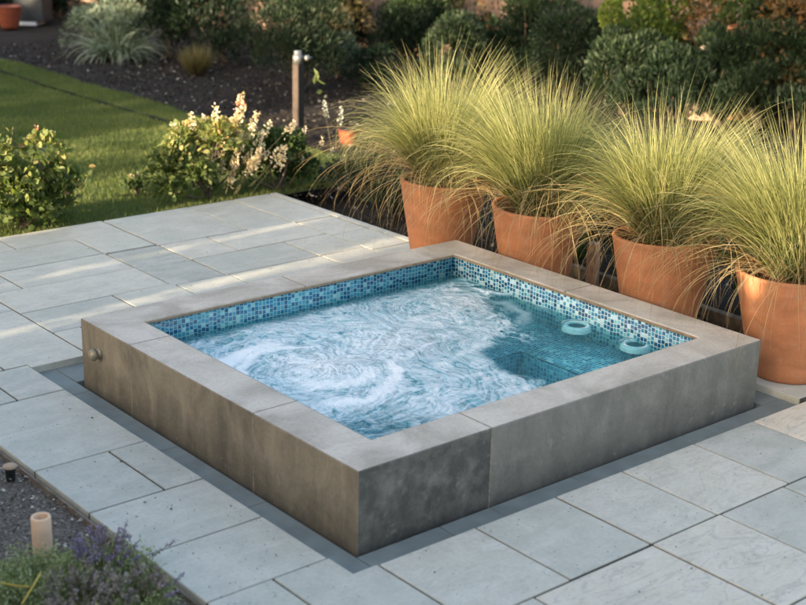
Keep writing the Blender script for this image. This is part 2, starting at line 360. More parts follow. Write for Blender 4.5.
def chips(name, x0, y0, x1, y1, n, s, z, mat, label, cat='mulch'):
    r = np.random.default_rng(n)
    P = np.stack([r.uniform(x0, x1, n), r.uniform(y0, y1, n), z+r.uniform(0,.03,n)], 1)
    D = r.normal(size=(n,3)); D[:,2] *= .35; N = r.normal(size=(n,3))*.5; N[:,2] += 1
    L = r.uniform(.4, 1.5, n)*s
    V, Fc, k = leaves(P, D, N, L, L*r.uniform(.25,.8,n), T_DIA)
    o = np_mesh(name, V, Fc, M[mat], fv=np.repeat(r.random(n)**1.6, k)); return tag(o, label, cat, kind='stuff')
chips('bark_mulch', 4.65, 3.2, 7.6, 12.5, 16000, .035, .0, 'chips', 'loose dark bark mulch covering the bed behind the lawn')
chips('bark_mulch', 3.3, -4, 6.2, 3.6, 9000, .03, -.01, 'chips', 'dark bark litter under and behind the terracotta pots')
chips('gravel_litter', -3.0, -3.4, -.77, -.14, 15000, .017, .0, 'gravelchips', 'fine gravel and bark litter in the small bed beside the paving')

# ---------------------------------------------------------------- paving
G = .0056
slabs = []     # (poly, shade)
def S(x0, y0, x1, y1, v): slabs.append((rect(min(x0,x1)+G, min(y0,y1)+G, max(x0,x1)-G, max(y0,y1)-G), v))
def SP(poly, v): slabs.append((poly, v))
# left of the pool, in front
S(-.745,-.12,-.165,-.955,.42); S(-.745,-.955,-.365,-1.477,.33); S(-.365,-.955,-.165,-1.477,.36); S(-.745,-1.477,-.165,-1.953,.40)
S(-.745,-1.953,-.165,-2.42,.52); S(-.745,-2.42,-.44,-3.0,.44)
g = G
SP([(-.44+g,-3.0+g),(-.04-g,-3.0+g),(-.04-g,-2.585),(-.165,-2.585),(-.165,-2.42-g),(-.44+g,-2.42-g)], .47)
S(-.745,-3.0,-.25,-3.6,.5); S(-.25,-3.0,-.04,-3.6,.4)
S(-.745,-3.6,.1,-4.3,.3); S(.1,-3.8,.7,-4.5,.5)
# front row
S(-.04,-2.585,.487,-3.15,.60); S(.487,-2.585,.972,-3.145,.50); S(.972,-2.585,1.41,-3.145,.62); S(1.41,-2.585,1.932,-3.145,.66); S(1.932,-2.585,2.40,-3.145,.22); S(2.40,-2.585,2.95,-3.145,.98)
S(2.95,-2.585,3.6,-3.145,.5)
S(-.04,-3.15,.275,-3.8,.55); S(.275,-3.15,.972,-3.8,.86); S(.972,-3.145,1.425,-3.8,.80); S(1.425,-3.145,1.88,-3.8,.38); S(1.88,-3.145,2.5,-3.8,.30); S(2.5,-3.145,3.2,-3.8,.6); S(3.2,-3.145,3.9,-3.8,.4)
S(.7,-3.8,1.3,-4.5,.6); S(1.3,-3.8,2.0,-4.5,.45); S(2.0,-3.8,2.7,-4.5,.7); S(2.7,-3.8,3.6,-4.5,.35)
# rows nearer the camera, outside the photo
xx = -.745
for i in range(8):
    S(xx,-4.5 if i else -4.3,xx+.6,-5.2,.3+.07*(i%5)); xx += .6
# left of the pool, behind
S(-1.1,.33,-.43,-.12,.35); S(-.43,.325,-.165,-.12,.42)
S(-1.8,.33,-1.1,-.12,.5); S(-1.1,.33,-.30,1.25,.50)
SP([(-.30+g,.33+g),(-.165,.33+g),(-.165,.28),(-.04,.28),(.18-g,.28),(.18-g,1.25-g),(-.30+g,1.25-g)], .55)
S(-1.8,.33,-1.1,1.25,.3); S(-2.6,-.12,-1.8,.8,.45); S(-2.6,.8,-1.8,1.7,.6); S(-1.8,1.25,-.9,2.04,.4); S(-.9,1.25,-.1,2.04,.52); S(-.1,1.25,.18,1.62,.45)
S(-2.6,1.7,-1.8,2.48,.4); S(-1.8,2.04,-.7,2.84,.5); S(-2.6,2.48,-1.8,2.84,.5)
S(.18,.28,.36,.735,.52); S(.36,.28,.80,.735,.5); S(.80,.28,1.24,.735,.45); S(.18,.735,.803,1.163,.36); S(.803,.735,1.24,1.163,.48); S(.18,1.163,1.22,1.62,.72)
S(-.1,1.62,.415,2.045,.44); S(.415,1.62,1.22,2.045,.56); S(.0,2.045,1.216,2.485,.43); S(-.7,2.045,.0,2.485,.5)
S(-.7,2.485,.772,2.84,.45)
SP([(.772+g,2.84),(.772+g,2.485+g),(1.216+g,2.485+g),(1.216+g,2.03+g),(1.625-g,2.03+g),(1.625-g,2.84)], .44)
S(1.22,1.115,1.63,2.02,.25); S(1.24,.28,1.645,1.115,.46); S(1.645,.28,2.41,1.115,.5); S(2.41,.28,2.8,1.115,.68)
S(1.63,1.115,2.405,1.56,.34); S(1.63,1.56,2.025,2.0,.62); S(2.025,1.565,2.80,1.995,.66); S(2.405,1.115,2.80,1.56,.72)
S(1.63,2.0,2.383,2.84,.36); S(2.383,1.99,2.79,2.84,.42)
S(2.79,1.96,3.15,2.84,.52); S(2.80,1.50,3.15,1.955,.75); S(2.80,1.02,3.15,1.5,.66); S(2.80,.5,3.15,1.02,.62)
for a, b in ((2.84,1.9),(1.9,1.0),(1.0,.3)): S(3.155,a,3.23,b,.6)
# under the pots
yy = .5
for i, h in enumerate((.62,.6,.66,.5,.672)):
    S(2.855,yy,3.23,yy-h,.40+.08*(i%3)); yy -= h
S(3.23,-2.0,3.75,-2.555,.5)
bm = bmesh.new(); rr = random.Random(3)
for poly, v in slabs:
    a = sum((poly[i][0]*poly[(i+1)%len(poly)][1]-poly[(i+1)%len(poly)][0]*poly[i][1]) for i in range(len(poly)))
    if a < 0: poly = poly[::-1]
    prism(bm, poly, -.02, .04+rr.uniform(-.0015,.0015), .003, 1, min(1, max(0, v+rr.uniform(-.07,.07))))
pav = bm_obj('paving', bm, M['paver']); pav['kind'] = 'structure'
# sandy bed and joints under the slabs, dark to hold the joint shade too
bm = bmesh.new()
for rc in (rect(-.738,-5.2,-.175,.0), rect(-2.59,-.11,-.175,2.83), rect(-.175,.29,2.80,2.83), rect(2.80,.3,3.22,2.83), rect(-.174,-5.19,3.88,-2.59), rect(2.866,-2.585,3.22,.3)):
    z = .026+.0005*rr.random()*0
    prism(bm, rc, -.15, .032 + .0005*len(bm.faces)/6, 0)
jb = bm_obj('paving_bed', bm, M['joint']); jb['kind'] = 'structure'
# the recessed margin of slate around the pool
bm = bmesh.new()
def margin(x0, y0, x1, y1, v): prism(bm, rect(x0+.002, y0+.002, x1-.002, y1-.002), -.05, .0, .002, 1, v)
y = .29
for h in (.42,.9,.75,.77): margin(-.175, y-h, -.028, y, .4); y -= h
x = -.028
for w in (.45,.30,.52,.8,.5,.4): margin(x, -2.60, min(x+w, 2.86), -2.428, .4); x += w
margin(-.028,.028,1.3,.29,.4); margin(1.3,.028,2.86,.29,.4); margin(2.704,-1.2,2.86,.028,.4); margin(2.704,-2.428,2.86,-1.2,.4); margin(-.175,-2.60,-.028,-2.55,.4)
mg = bm_obj('paving_margin', bm, M['recess']); mg['kind'] = 'structure'
# leaf specks lying on the slabs
n = 1240; r = np.random.default_rng(5)
P = np.concatenate([np.stack([r.uniform(-.7,-.18,300), r.uniform(-3,0,300)],1), np.stack([r.uniform(0,3.2,440), r.uniform(-3.9,-2.6,440)],1), np.stack([r.uniform(-.7,3.1,500), r.uniform(.35,2.8,500)],1)])
P = np.concatenate([P, np.full((n,1), .0425)], 1); D = r.normal(size=(n,3)); D[:,2] = 0; N = np.tile([0,0,1.], (n,1))+r.normal(size=(n,3))*.2
L = r.uniform(.003,.011,n)*np.where(r.random(n)<.05, 1.9, 1)
V, Fc, k = leaves(P, D, N, L, L*.6, T_DIA)
tag(np_mesh('leaf_specks', V, Fc, M['debris']), 'tiny dark crumbs of leaf and soil scattered over the slabs', 'debris', kind='stuff')

# ---------------------------------------------------------------- the pool
PW, PL, H, ZW = 2.4, 2.676, .3675, .232
ix0, ix1, iy0, iy1 = .243, 2.443, -2.178, -.243
pool = thing('plunge_pool', 'raised square plunge pool of grey brown concrete panels lined with blue mosaic', 'plunge pool', (PL/2, -PW/2, 0))
def under_pool(o):
    o.location = (-PL/2, PW/2, 0); return o
def block(poly, faces_v):
    bm = bmesh.new(); lay = bm.faces.layers.float.new('v')
    vs = [bm.verts.new((x, y, -.045)) for x, y in poly]; f = bm.faces.new(vs)
    r_ = bmesh.ops.extrude_face_region(bm, geom=[f])
    for v in [q for q in r_['geom'] if isinstance(q, bmesh.types.BMVert)]: v.co.z = H
    bmesh.ops.recalc_face_normals(bm, faces=bm.faces)
    bmesh.ops.bevel(bm, geom=list(bm.edges), offset=.008, segments=3, profile=.5, affect='EDGES', clamp_overlap=True)
    lay = bm.faces.layers.float.get('v')
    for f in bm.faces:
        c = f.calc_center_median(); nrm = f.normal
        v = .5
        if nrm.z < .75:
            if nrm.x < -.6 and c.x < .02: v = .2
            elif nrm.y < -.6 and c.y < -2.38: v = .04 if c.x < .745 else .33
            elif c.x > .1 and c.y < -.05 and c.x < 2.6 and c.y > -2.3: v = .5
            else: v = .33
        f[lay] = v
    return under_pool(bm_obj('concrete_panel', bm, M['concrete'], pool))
g = .0026
block([(0,-.52+g),(ix0,-.52+g),(ix0,iy1),(1.3-g,iy1),(1.3-g,0),(0,0)], 0)
block(rect(0,-1.63+g,ix0,-.52-g), 0)
block([(0,-PW),(.746-g,-PW),(.746-g,iy0),(ix0,iy0),(ix0,-1.63-g),(0,-1.63-g)], 0)
block([(.746+g,-PW),(PL,-PW),(PL,-1.2-g),(ix1,-1.2-g),(ix1,iy0),(.746+g,iy0)], 0)
block([(ix1,-1.2+g),(PL,-1.2+g),(PL,0),(1.3+g,0),(1.3+g,iy1),(ix1,iy1)], 0)
for a_, b_ in ((rect(.0018,-.523,.241,-.517),0),(rect(.0018,-1.633,.241,-1.627),0),(rect(.743,-PW+.0018,.749,iy0-.002),0),(rect(ix1+.002,-1.203,PL-.0018,-1.197),0),(rect(1.297,iy1+.002,1.303,-.0018),0)):
    bm = bmesh.new(); prism(bm, a_, -.04, H-.0016, 0); under_pool(bm_obj('mortar_seam', bm, M['mortar'], pool))
# mosaic lining: walls, bench and footwell, each with metric UVs
def tiled(name, corners, mt='tile'):
    V = np.array(corners, float); a = np.linalg.norm(V[1]-V[0]); b = np.linalg.norm(V[3]-V[0])
    o = np_mesh(name, V, [[0,1,2,3]], M[mt], pool, uv=[(0,0),(a,0),(a,b),(0,b)])
    sol = o.modifiers.new('thick', 'SOLIDIFY'); sol.thickness = .008; sol.offset = -1
    return under_pool(o)
e = .006; zt = H-.021; zb = .140; zf = -.42
tiled('tiled_wall', [(ix0+e,iy0,zb),(ix0+e,iy1,zb),(ix0+e,iy1,zt),(ix0+e,iy0,zt)][::1])
tiled('tiled_wall', [(ix0,iy1-e,zb),(ix1,iy1-e,zb),(ix1,iy1-e,zt),(ix0,iy1-e,zt)])
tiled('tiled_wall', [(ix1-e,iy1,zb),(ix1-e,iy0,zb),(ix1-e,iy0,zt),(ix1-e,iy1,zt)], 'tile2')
tiled('tiled_wall', [(ix1,iy0+e,zb),(ix0,iy0+e,zb),(ix0,iy0+e,zt),(ix1,iy0+e,zt)])
e1 = at(524,341,ZW); e2 = at(592,370,ZW); e3 = at(488,350,ZW)
wx0, wx1, wy0, wy1 = .62, (e1[0]+e2[0])/2+.07, -2.0, (e1[1]+e3[1])/2+.065
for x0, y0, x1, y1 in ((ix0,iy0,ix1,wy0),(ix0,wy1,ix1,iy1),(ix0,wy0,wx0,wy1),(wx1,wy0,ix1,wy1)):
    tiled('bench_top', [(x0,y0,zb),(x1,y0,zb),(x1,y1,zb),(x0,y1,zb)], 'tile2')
tiled('footwell_floor', [(wx0,wy0,zf),(wx1,wy0,zf),(wx1,wy1,zf),(wx0,wy1,zf)])
for a, b in (((wx0,wy0),(wx0,wy1)),((wx0,wy1),(wx1,wy1)),((wx1,wy1),(wx1,wy0)),((wx1,wy0),(wx0,wy0))):
    tiled('footwell_wall', [(*a,zf),(*b,zf),(*b,zb-.001),(*a,zb-.001)])
# tan trim line below the coping
bm = bmesh.new(); t = .009
for rc in (rect(ix0-.001,iy0,ix0+t,iy1), rect(ix0+t,iy1-t,ix1-t,iy1+.001), rect(ix1-t,iy0,ix1+.001,iy1), rect(ix0+t,iy0-.001,ix1-t,iy0+t)):
    prism(bm, rc, zt+.001, H-.007, .001)
under_pool(bm_obj('edge_trim', bm, M['trim'], pool))
# jets
def jet(px, py):
    x, y = at(px, py, .232)
    x += .02; y += .02
    V, Fc = lathe([(.052,.004),(.054,.026),(.060,.033),(.070,.032),(.080,.018),(.086,.0)], 32)
    o = np_mesh('jet_nozzle', V, Fc, M['white'], pool, smooth=True); o.location = (x-PL/2, y+PW/2, .199)
    V, Fc = lathe([(.0,.012),(.02,.016),(.050,.022)], 24); np_mesh('nozzle_bore', V, Fc, M['bore'], o, smooth=True)
    return x, y
J1 = jet(577,326); J2 = jet(636,345)
# small fitting on the left face
q = at(98, 360, .235)
V, Fc = lathe([(0,.0),(.028,.0),(.030,.006),(.022,.010),(.020,.018),(.030,.024),(.034,.036),(.030,.048),(.018,.056),(.0,.058)], 24)
o = np_mesh('overflow_knob', V, Fc, M['brass'], pool, smooth=True); o.rotation_euler = (0, -math.pi/2, 0); o.location = (-.0-PL/2, -.20+PW/2, .225)

# water: a finely rippled sheet; the foam attribute also carries painted glints
NX, NY = 560, 500
X, Y = np.meshgrid(np.linspace(ix0+e, ix1-e, NX), np.linspace(iy0+e, iy1-e, NY), indexing='ij')
wx = X + .16*(fbm(X*3, Y*3, 4, 21)-.5) + .05*(fbm(X*11, Y*11, 3, 31)-.5); wy = Y + .16*(fbm(X*3+9, Y*3, 4, 22)-.5) + .05*(fbm(X*11, Y*11+5, 3, 32)-.5)
def polar(cx, cy): 
    dx = wx-cx; dy = wy-cy; return np.hypot(dx, dy), np.arctan2(dy, dx)
ss = lambda a, b, v: (lambda t: t*t*(3-2*t))(np.clip((v-a)/(b-a), 0, 1))
cA = at(320,368,ZW); rA, tA = polar(*cA); cB = at(430,300,ZW); rB, tB = polar(*cB)
# swirling streak noise around the two jets plumes
def swirl(r_, t_, tw, seed, k=7, kr=11):
    a = t_ + tw*r_
    u = np.cos(a)*2.2; v_ = np.sin(a)*2.2
    n_ = fbm(u*k/4+20+r_*kr, v_*k/4+20-r_*kr*.3, 5, seed, .62)
    return 1-np.abs(n_*2-1)
swA = swirl(rA, tA, 2.2, 41); swB = swirl(rB, tB, -1.8, 47)
fine = 1-np.abs(fbm(wx*26, wy*14, 5, 61, .65)*2-1)
wB = ss(-.1, .6, rA-rB)
st = swA*(1-wB)+swB*wB
lace = ss(.80, .985, st)*.85 + ss(.86, .99, fine)*.55
def ring(cx, cy, rad, wid, a0, a1, seed):
    r_, t_ = polar(cx, cy); rr_ = r_ + .03*(fbm(t_*3+7, t_*0+seed, 3, seed)-.5)
    d_ = np.exp(-((rr_-rad)/wid)**2); am = (t_-a0) % (2*np.pi); span = (a1-a0) % (2*np.pi)
    fade = ss(0,.5,am)*ss(0,.5,span-am)*(am<span)
    return d_*fade
big = np.zeros_like(X)
cx, cy = at(305,372,ZW)
big += 1.0*ring(cx, cy, .44, .035, R(60), R(215), 1) + .55*ring(cx, cy, .36, .03, R(40), R(190), 2) + .6*ring(cx, cy, .50, .035, R(235), R(350), 3) + .5*ring(cx+.12, cy-.02, .28, .05, R(200), R(330), 4)
cx2, cy2 = at(460,318,ZW)
big += .9*ring(cx2, cy2, .55, .035, R(-35), R(62), 6) + .6*ring(cx2-.05, cy2, .42, .04, R(-60), R(30), 7)
core = np.exp(-(polar(*at(325,366,ZW))[0]/.20)**2)*1.0 + np.exp(-(polar(*at(470,305,ZW))[0]/.13)**2)*.8 + np.exp(-(polar(*at(400,345,ZW))[0]/.26)**2)*.5
dens = fbm(wx*2.2, wy*2.2, 3, 77)
rip0 = 1-np.abs(fbm(wx*16+3, wy*9, 4, 64, .6)*2-1)
# clear water at the right hand bench and along the far walls
def side(px0, py0, px1, py1):
    a = np.array(at(px0,py0,ZW)); b = np.array(at(px1,py1,ZW)); d_ = b-a; n_ = np.array([-d_[1], d_[0]])/np.linalg.norm(d_)
    return (wx-a[0])*n_[0] + (wy-a[1])*n_[1]
s1 = side(560,410, 500,288)      # positive on the foamy side
clear = ss(-.02, .17, s1 + .35*(rip0-.72) + .30*(dens-.5) + .10*(fbm(wx*8,wy*8,3,88)-.5))
s2 = side(145,334, 470,268); clear2 = ss(-.03, .12, -s2)
blob = np.array(at(545,356,ZW)); clear = clear*ss(.22, .36, np.hypot((wx-blob[0])*.9, wy-blob[1]) + .16*(dens-.5))
blob = np.array(at(400,425,ZW)); clear = clear*(.72+.28*ss(.05, .40, np.hypot(wx-blob[0], wy-blob[1])))
m = clear*ss(.02, .16, (iy1-Y)+.03*(dens-.5))
lowl = ss(.05, .45, np.hypot(X-at(372,440,ZW)[0], Y-at(372,440,ZW)[1]))
arcs = big*(.62+.38*ss(.3,.8,fine+.2))
def conc(r_, t_, seed, fr, ft):                                      # ripples wrapped round a plume
    u = np.cos(t_)*ft; v_ = np.sin(t_)*ft
    return 1-np.abs(fbm(u*1.5+r_*fr*.35+31, v_*1.5+r_*fr, 4, seed, .6)*2-1)
rip = conc(rA, tA+.9*rA, 66, 17, 2.6)*(1-wB) + conc(rB, tB-.8*rB, 68, 19, 2.4)*wB
rip2 = 1-np.abs(fbm(wx*34+3, wy*17, 3, 72, .6)*2-1)
dk = .65*ss(.80, .99, rip) + .6*ss(.86, .995, rip2)
glint = fbm(wx*48, wy*30, 3, 73, .6)  # fine glints put into the foam colour
body = .40+.20*dens
foam = m*(body*(.6+.4*lowl) + ss(.86, .99, st)*.22 + (glint-.5)*.55 + core*.42 - .32*dk*(1-.7*core.clip(0,1))) + arcs*(.40+.75*m)
foam += (1-m)*(.10+.30*ss(.93,.995,fine)*ss(.45,.6,dens))
ringj = np.zeros_like(X)
for j in (J1, J2):
    dj = np.hypot(X-j[0], Y-j[1]); an = np.arctan2(Y-j[1], X-j[0]); ringj += .35*np.exp(-((dj-.082)/.012)**2)*ss(-.4,.6,np.cos(an-R(50)))
foam = np.clip((foam+ringj)*(.9+.2*fbm(wx*60, wy*60, 3, 91)), 0, 1)
milk = np.clip(m*(.46+.40*lowl*(.75+.5*dens)) - .30*m*dk + .3*lace*m + .8*arcs + ringj + (1-m)*(.17+.25*ss(.93,.995,fine)), .08, .98)
Z = ZW + .026*(fbm(wx*5, wy*5, 3, 51)-.5)*(.4+.6*m) + .004*(st-.7)*m - .0045*(rip-.7)*(.3+.7*m) - .002*(rip2-.7)*(.3+.7*m) + .020*core*m + .006*(fbm(wx*17, wy*13, 3, 55)-.5)
Z += .009*big + .012*ringj
i = np.arange(NX*NY).reshape(NX, NY)
Fc = np.stack([i[:-1,:-1], i[1:,:-1], i[1:,1:], i[:-1,1:]], -1).reshape(-1,4)
w = np_mesh('water', np.stack([X,Y,Z],-1).reshape(-1,3), Fc, M['water'], smooth=True, pv={'foam': foam.ravel(), 'milk': milk.ravel()})
w['kind'] = 'structure'

# ---------------------------------------------------------------- potted fountain grass
def blade_mesh(n, r, Lr, tilt, droop, wid, base_r, seg=8, front=None, lean=(0,0), pw=1.5):
    ph = r.uniform(0, 2*np.pi, n); q = np.sqrt(r.random(n)); br = base_r*q
    P0 = np.stack([br*np.cos(ph), br*np.sin(ph), np.zeros(n)], 1)
    ph2 = ph + r.normal(size=n)*.75
    frontal = np.clip((np.cos(ph2-front)-.25)/.6, 0, 1) if front is not None else np.zeros(n)
    th0 = tilt[0] + (tilt[1]-tilt[0])*np.clip(q*.5+r.random(n)*.6, 0, 1)
    th0 = th0*(1-.45*frontal)
    k = (1-.55*frontal)*r.uniform(*droop, n)*(.35+.9*th0/max(tilt[1], .01)); L = r.uniform(*Lr, n)*(1-.12*q)*(1-.22*frontal)
    tw = r.normal(size=n)*.4
    pts = [P0]; P = P0.copy()
    for s in range(seg):
        u = (s+.5)/seg; th = th0 + k*u**pw; a = ph2 + tw*u
        d = np.stack([np.sin(th)*np.cos(a)+lean[0]*u, np.sin(th)*np.sin(a)+lean[1]*u, np.cos(th)], 1)
        P = P + unit(d)*(L/seg)[:,None]; pts.append(P)
    A = np.stack(pts, 1)                       # n, seg+1, 3
    T = unit(np.gradient(A, axis=1)); sd = unit(np.cross(T, np.array([0,0,1.])+r.normal(size=(n,1,3))*.35))
    u = np.linspace(0, 1, seg+1); ww = wid*np.minimum(1, 1.5*(1-u)**.8+.05)*np.minimum(1, .6+u*2)
    W = sd*ww[None,:,None]*.5*r.uniform(.7,1.25,n)[:,None,None]
    V = np.stack([A-W, A+W], 2).reshape(-1,3); kk = 2*(seg+1)
    b = np.arange(seg)*2; f = np.stack([b, b+1, b+3, b+2], 1)
    Fc = (f[None]+(np.arange(n)*kk)[:,None,None]).reshape(-1,4)
    return V, Fc, seg
POT_H, POT_R, POT_B = .60, .315, .20
def pot_mesh(rim_r, base_r, h):
    pr = [(0,0),(base_r-.01,0),(base_r,.012)]
    for t_ in np.linspace(.05,.96,12): pr.append((base_r+(rim_r-base_r)*t_**.92, h*t_))
    pr += [(rim_r,h-.012),(rim_r-.004,h-.002),(rim_r-.014,h),(rim_r-.028,h-.003),(rim_r-.034,h-.02),(rim_r-.05,h-.16)]
    return lathe(pr, 64)
pot_data = [((442.5,179), .303, 'leftmost big terracotta pot of fountain grass, at the far corner of the pool', 1.04),
            ((538,205),   .302, 'second terracotta pot of fountain grass from the left, beside the timber stake', 1.0),
            ((665.5,237), .312, 'third terracotta pot of fountain grass from the left, behind the pool jets', .96),
            ((799,270),   .330, 'rightmost terracotta pot of fountain grass, cut by the right edge of the photo', 1.0)]
for idx, ((px, py), rad, lab, gs) in enumerate(pot_data):
    x, y = at(px, py, .04+POT_H-.005)
    t = thing('potted_grass', lab, 'potted grass', (x, y, .04), 0, 'terracotta pots of fountain grass behind the pool')
    t.rotation_euler = (R([.5,.8,1.5,.5][idx]), R([1,-1.,2,1][idx]), R(40*idx))
    V, Fc = pot_mesh(rad, rad*.63, POT_H); np_mesh('pot', V, Fc, M['terra'], t, smooth=True)
    V, Fc = lathe([(0,POT_H-.04),(.1,POT_H-.035),(.2,POT_H-.045),(rad-.035,POT_H-.055)], 32); V[:,2] += .012*np.random.default_rng(idx).normal(size=len(V)); np_mesh('soil', V, Fc, M['potsoil'], t, smooth=True)
    r = np.random.default_rng(100+idx)
    FR = R(218)
    parts = [blade_mesh(1500, r, (.58*gs,1.06*gs), (.02,.50), (.05,1.0), .0048, .12, front=FR),
             blade_mesh(2500, r, (.62,1.16), (.14,.74), (1.3,3.0), .0040, .14, seg=11, front=FR, pw=2.1),
             blade_mesh(700, r, (.3,.62), (.05,.6), (.2,1.0), .0042, .15, front=FR), blade_mesh(70, r, (.95,1.2), (.02,.6), (.1,.7), .004, .1)]
    for pi_, (V_, _, _) in enumerate(parts): V_[:,0] += [.10,-.06,.07,-.09][idx]*V_[:,2]**2; V_[:,1] += [-.05,.10,-.08,.05][idx]*V_[:,2]**2
    VV, FF, AV, off = [], [], [], 0
    for (V, Fc, sg), bias in zip(parts, (.05, 0, -.15, .2)):
        VV.append(V); FF.append(Fc+off); off += len(V); nb = len(Fc)//sg
        AV.append(np.clip(np.repeat(r.beta(2,2,nb)+bias, sg) + np.tile(np.linspace(-.18,.2,sg), nb), 0, 1))
    o = np_mesh('grass_blades', np.concatenate(VV), np.concatenate(FF), M['grass'], t, fv=np.concatenate(AV)); o.location = (0,0,POT_H-.05); o.rotation_euler = (0,0,-R(40*idx))
    V, Fc, sg = blade_mesh(330, r, (.75,1.3), (.45,1.2), (1.3,2.6), .0032, .15, seg=12)
    # thin dry stems hanging over the rim
    o = np_mesh('dry_stems', V, Fc, M['dry'], t, fv=np.repeat(r.random(len(Fc)//sg), sg)); o.location = (0,0,POT_H-.04)

# ---------------------------------------------------------------- plants
WALL = [(8.6,21.0),(9.4,12.0),(10.6,4.0),(12.2,-8.0)]
def at_wall(px, off):
    d = RM @ np.array([(px-403)/F_PX, 0, -1.0]); d = d[:2]/np.linalg.norm(d[:2])
    for (xa, ya), (xb, yb) in zip(WALL[:-1], WALL[1:]):
        xa -= off; xb -= off
        Mx = np.array([[d[0], -(xb-xa)], [d[1], -(yb-ya)]]); t_, u_ = np.linalg.solve(Mx, np.array([xa-CAM[0], ya-CAM[1]]))
        if (0 <= u_ <= 1) or (xb == WALL[-1][0]-off): return float(CAM[0]+d[0]*t_), float(CAM[1]+d[1]*t_)
def cloud(r, lobes, n, up=.4, fill=.35):
    """points on the shells of many lobes; returns P and outward D"""
    L = np.array(lobes); w = L[:,3]**2; w /= w.sum(); k = r.choice(len(L), n, p=w)
    d = rand_dir(n, r); d[:,2] = np.where(d[:,2] < -.35, -d[:,2], d[:,2])
    rad = L[k,3]*(1-fill*r.random(n)**2)
    P = L[k,:3] + d*rad[:,None]*np.array([1,1,.9]); D = d + r.normal(size=(n,3))*.55; D[:,2] += up
    return P, D
def lobes_for(r, rx, ry, h, n, lr):
    out = []
    for i_ in range(n):
        a = r.uniform(0, 2*np.pi); u = r.random(); q = np.sqrt(r.random())*.75; z = lr*.5 + (h-lr*1.1)*u
        s = math.sqrt(max(.15, 1-(u*.8)**2)); u = u**1.15; out.append((rx*q*s*math.cos(a), ry*q*s*math.sin(a), z, lr*r.uniform(.75,1.25)))
    return out
def shrub(name, label, cat, x, y, rx, h, n, leaf, mat, seed, ry=None, nl=14, lr=None, up=.4, narrow=.5, tpl=T_DIA, group=None, tip=None, z=0, nstem=7):
    r = np.random.default_rng(seed); ry = ry or rx; lr = lr or min(rx, h)*.46
    t = thing(name, label, cat, (x, y, z), 0, group)
    lb = lobes_for(r, rx, ry, h, nl, lr)
    P, D = cloud(r, lb, n, up); keep = P[:,2] > .02; P = P[keep]; D = D[keep]; n = len(P)
    N = unit(P-np.array([0,0,h*.4]))+r.normal(size=(n,3))*.6
    L_ = leaf*r.uniform(.6,1.4,n)
    V, Fc, k = leaves(P, D, N, L_, L_*narrow, tpl)
    v = np.clip(r.beta(2,2,n)*.8 + (.45*(P[:,2]/h-.5) if tip is None else tip*ss(.7,1,P[:,2]/h)), 0, 1)  # optional paler top leaves: sunlight put into the leaf colour
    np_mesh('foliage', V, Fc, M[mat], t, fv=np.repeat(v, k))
    paths, rad = [], []
    for l in lb[:nstem]:
        p1 = np.array(l[:3]); p0 = np.array([r.normal()*.03, r.normal()*.03, 0]); mid = (p0+p1)/2 + r.normal(size=3)*.04
        tt = np.linspace(0,1,6)[:,None]; paths.append((1-tt)**2*p0+2*tt*(1-tt)*mid+tt**2*p1); rad.append((.008+.012*h, .004))
    V, Fc = tubes(paths, rad); np_mesh('stem', V, Fc, M['bark'], t)
    return t
def spiky(name, label, cat, x, y, n, Lr, tilt, droop, wid, base, mat, seed, z=0, group=None, lean=(0,0)):
    r = np.random.default_rng(seed); t = thing(name, label, cat, (x, y, z), 0, group)
    V, Fc, sg = blade_mesh(n, r, Lr, tilt, droop, wid, base, seg=6, lean=lean); np_mesh('foliage', V, Fc, M[mat], t, fv=np.clip(np.repeat(r.beta(2,2,n), sg)+np.tile(np.linspace(-.2,.25,sg), n), 0, 1))
    return t
def flower_spikes(t, pts, mat, seed, L=.10, rad=.018, n=34, ps=.016, name='blossom'):
    """pts: (bx,by,bz, x,y,z) stems ending in a spike of petals; each spike a part"""
    r = np.random.default_rng(seed); paths, rads = [], []
    for b in pts:
        p0 = np.array(b[:3], float); p1 = np.array(b[3:], float); ax = unit(p1-p0+np.array([0,0,.15])); mid = (p0+p1)/2+r.normal(size=3)*.015
        tt = np.linspace(0,1,6)[:,None]; paths.append((1-tt)**2*p0+2*tt*(1-tt)*mid+tt**2*(p1+ax*L*.8)); rads.append((.0035,.002))
        u = r.random(n); d = rand_dir(n, r); P = p1 + ax*(u*L)[:,None] + d*(rad*(1-.6*u))[:,None]
        V, Fc, k = leaves(P, d+ax*.5, rand_dir(n, r), ps*r.uniform(.6,1.3,n), ps*.8, T_DIA)
        np_mesh(name, V, Fc, M[mat], t, fv=np.repeat(r.random(n), k))
        V, Fc = tubes(paths[-1:], rads[-1:], 4); np_mesh('flower_stem', V, Fc, M['stem'], t)

def rel(px, py, z, x, y): # a point seen at this pixel, at the plant's own distance (vertical plane through x,y facing the camera)
    d = RM @ np.array([(px-403)/F_PX, -(py-302.5)/F_PX, -1.0]); nrm = np.array([x-CAM[0], y-CAM[1]]); tt = (nrm@nrm)/(nrm@d[:2]); qq = CAM+tt*d
    return qq-np.array([x, y, z])

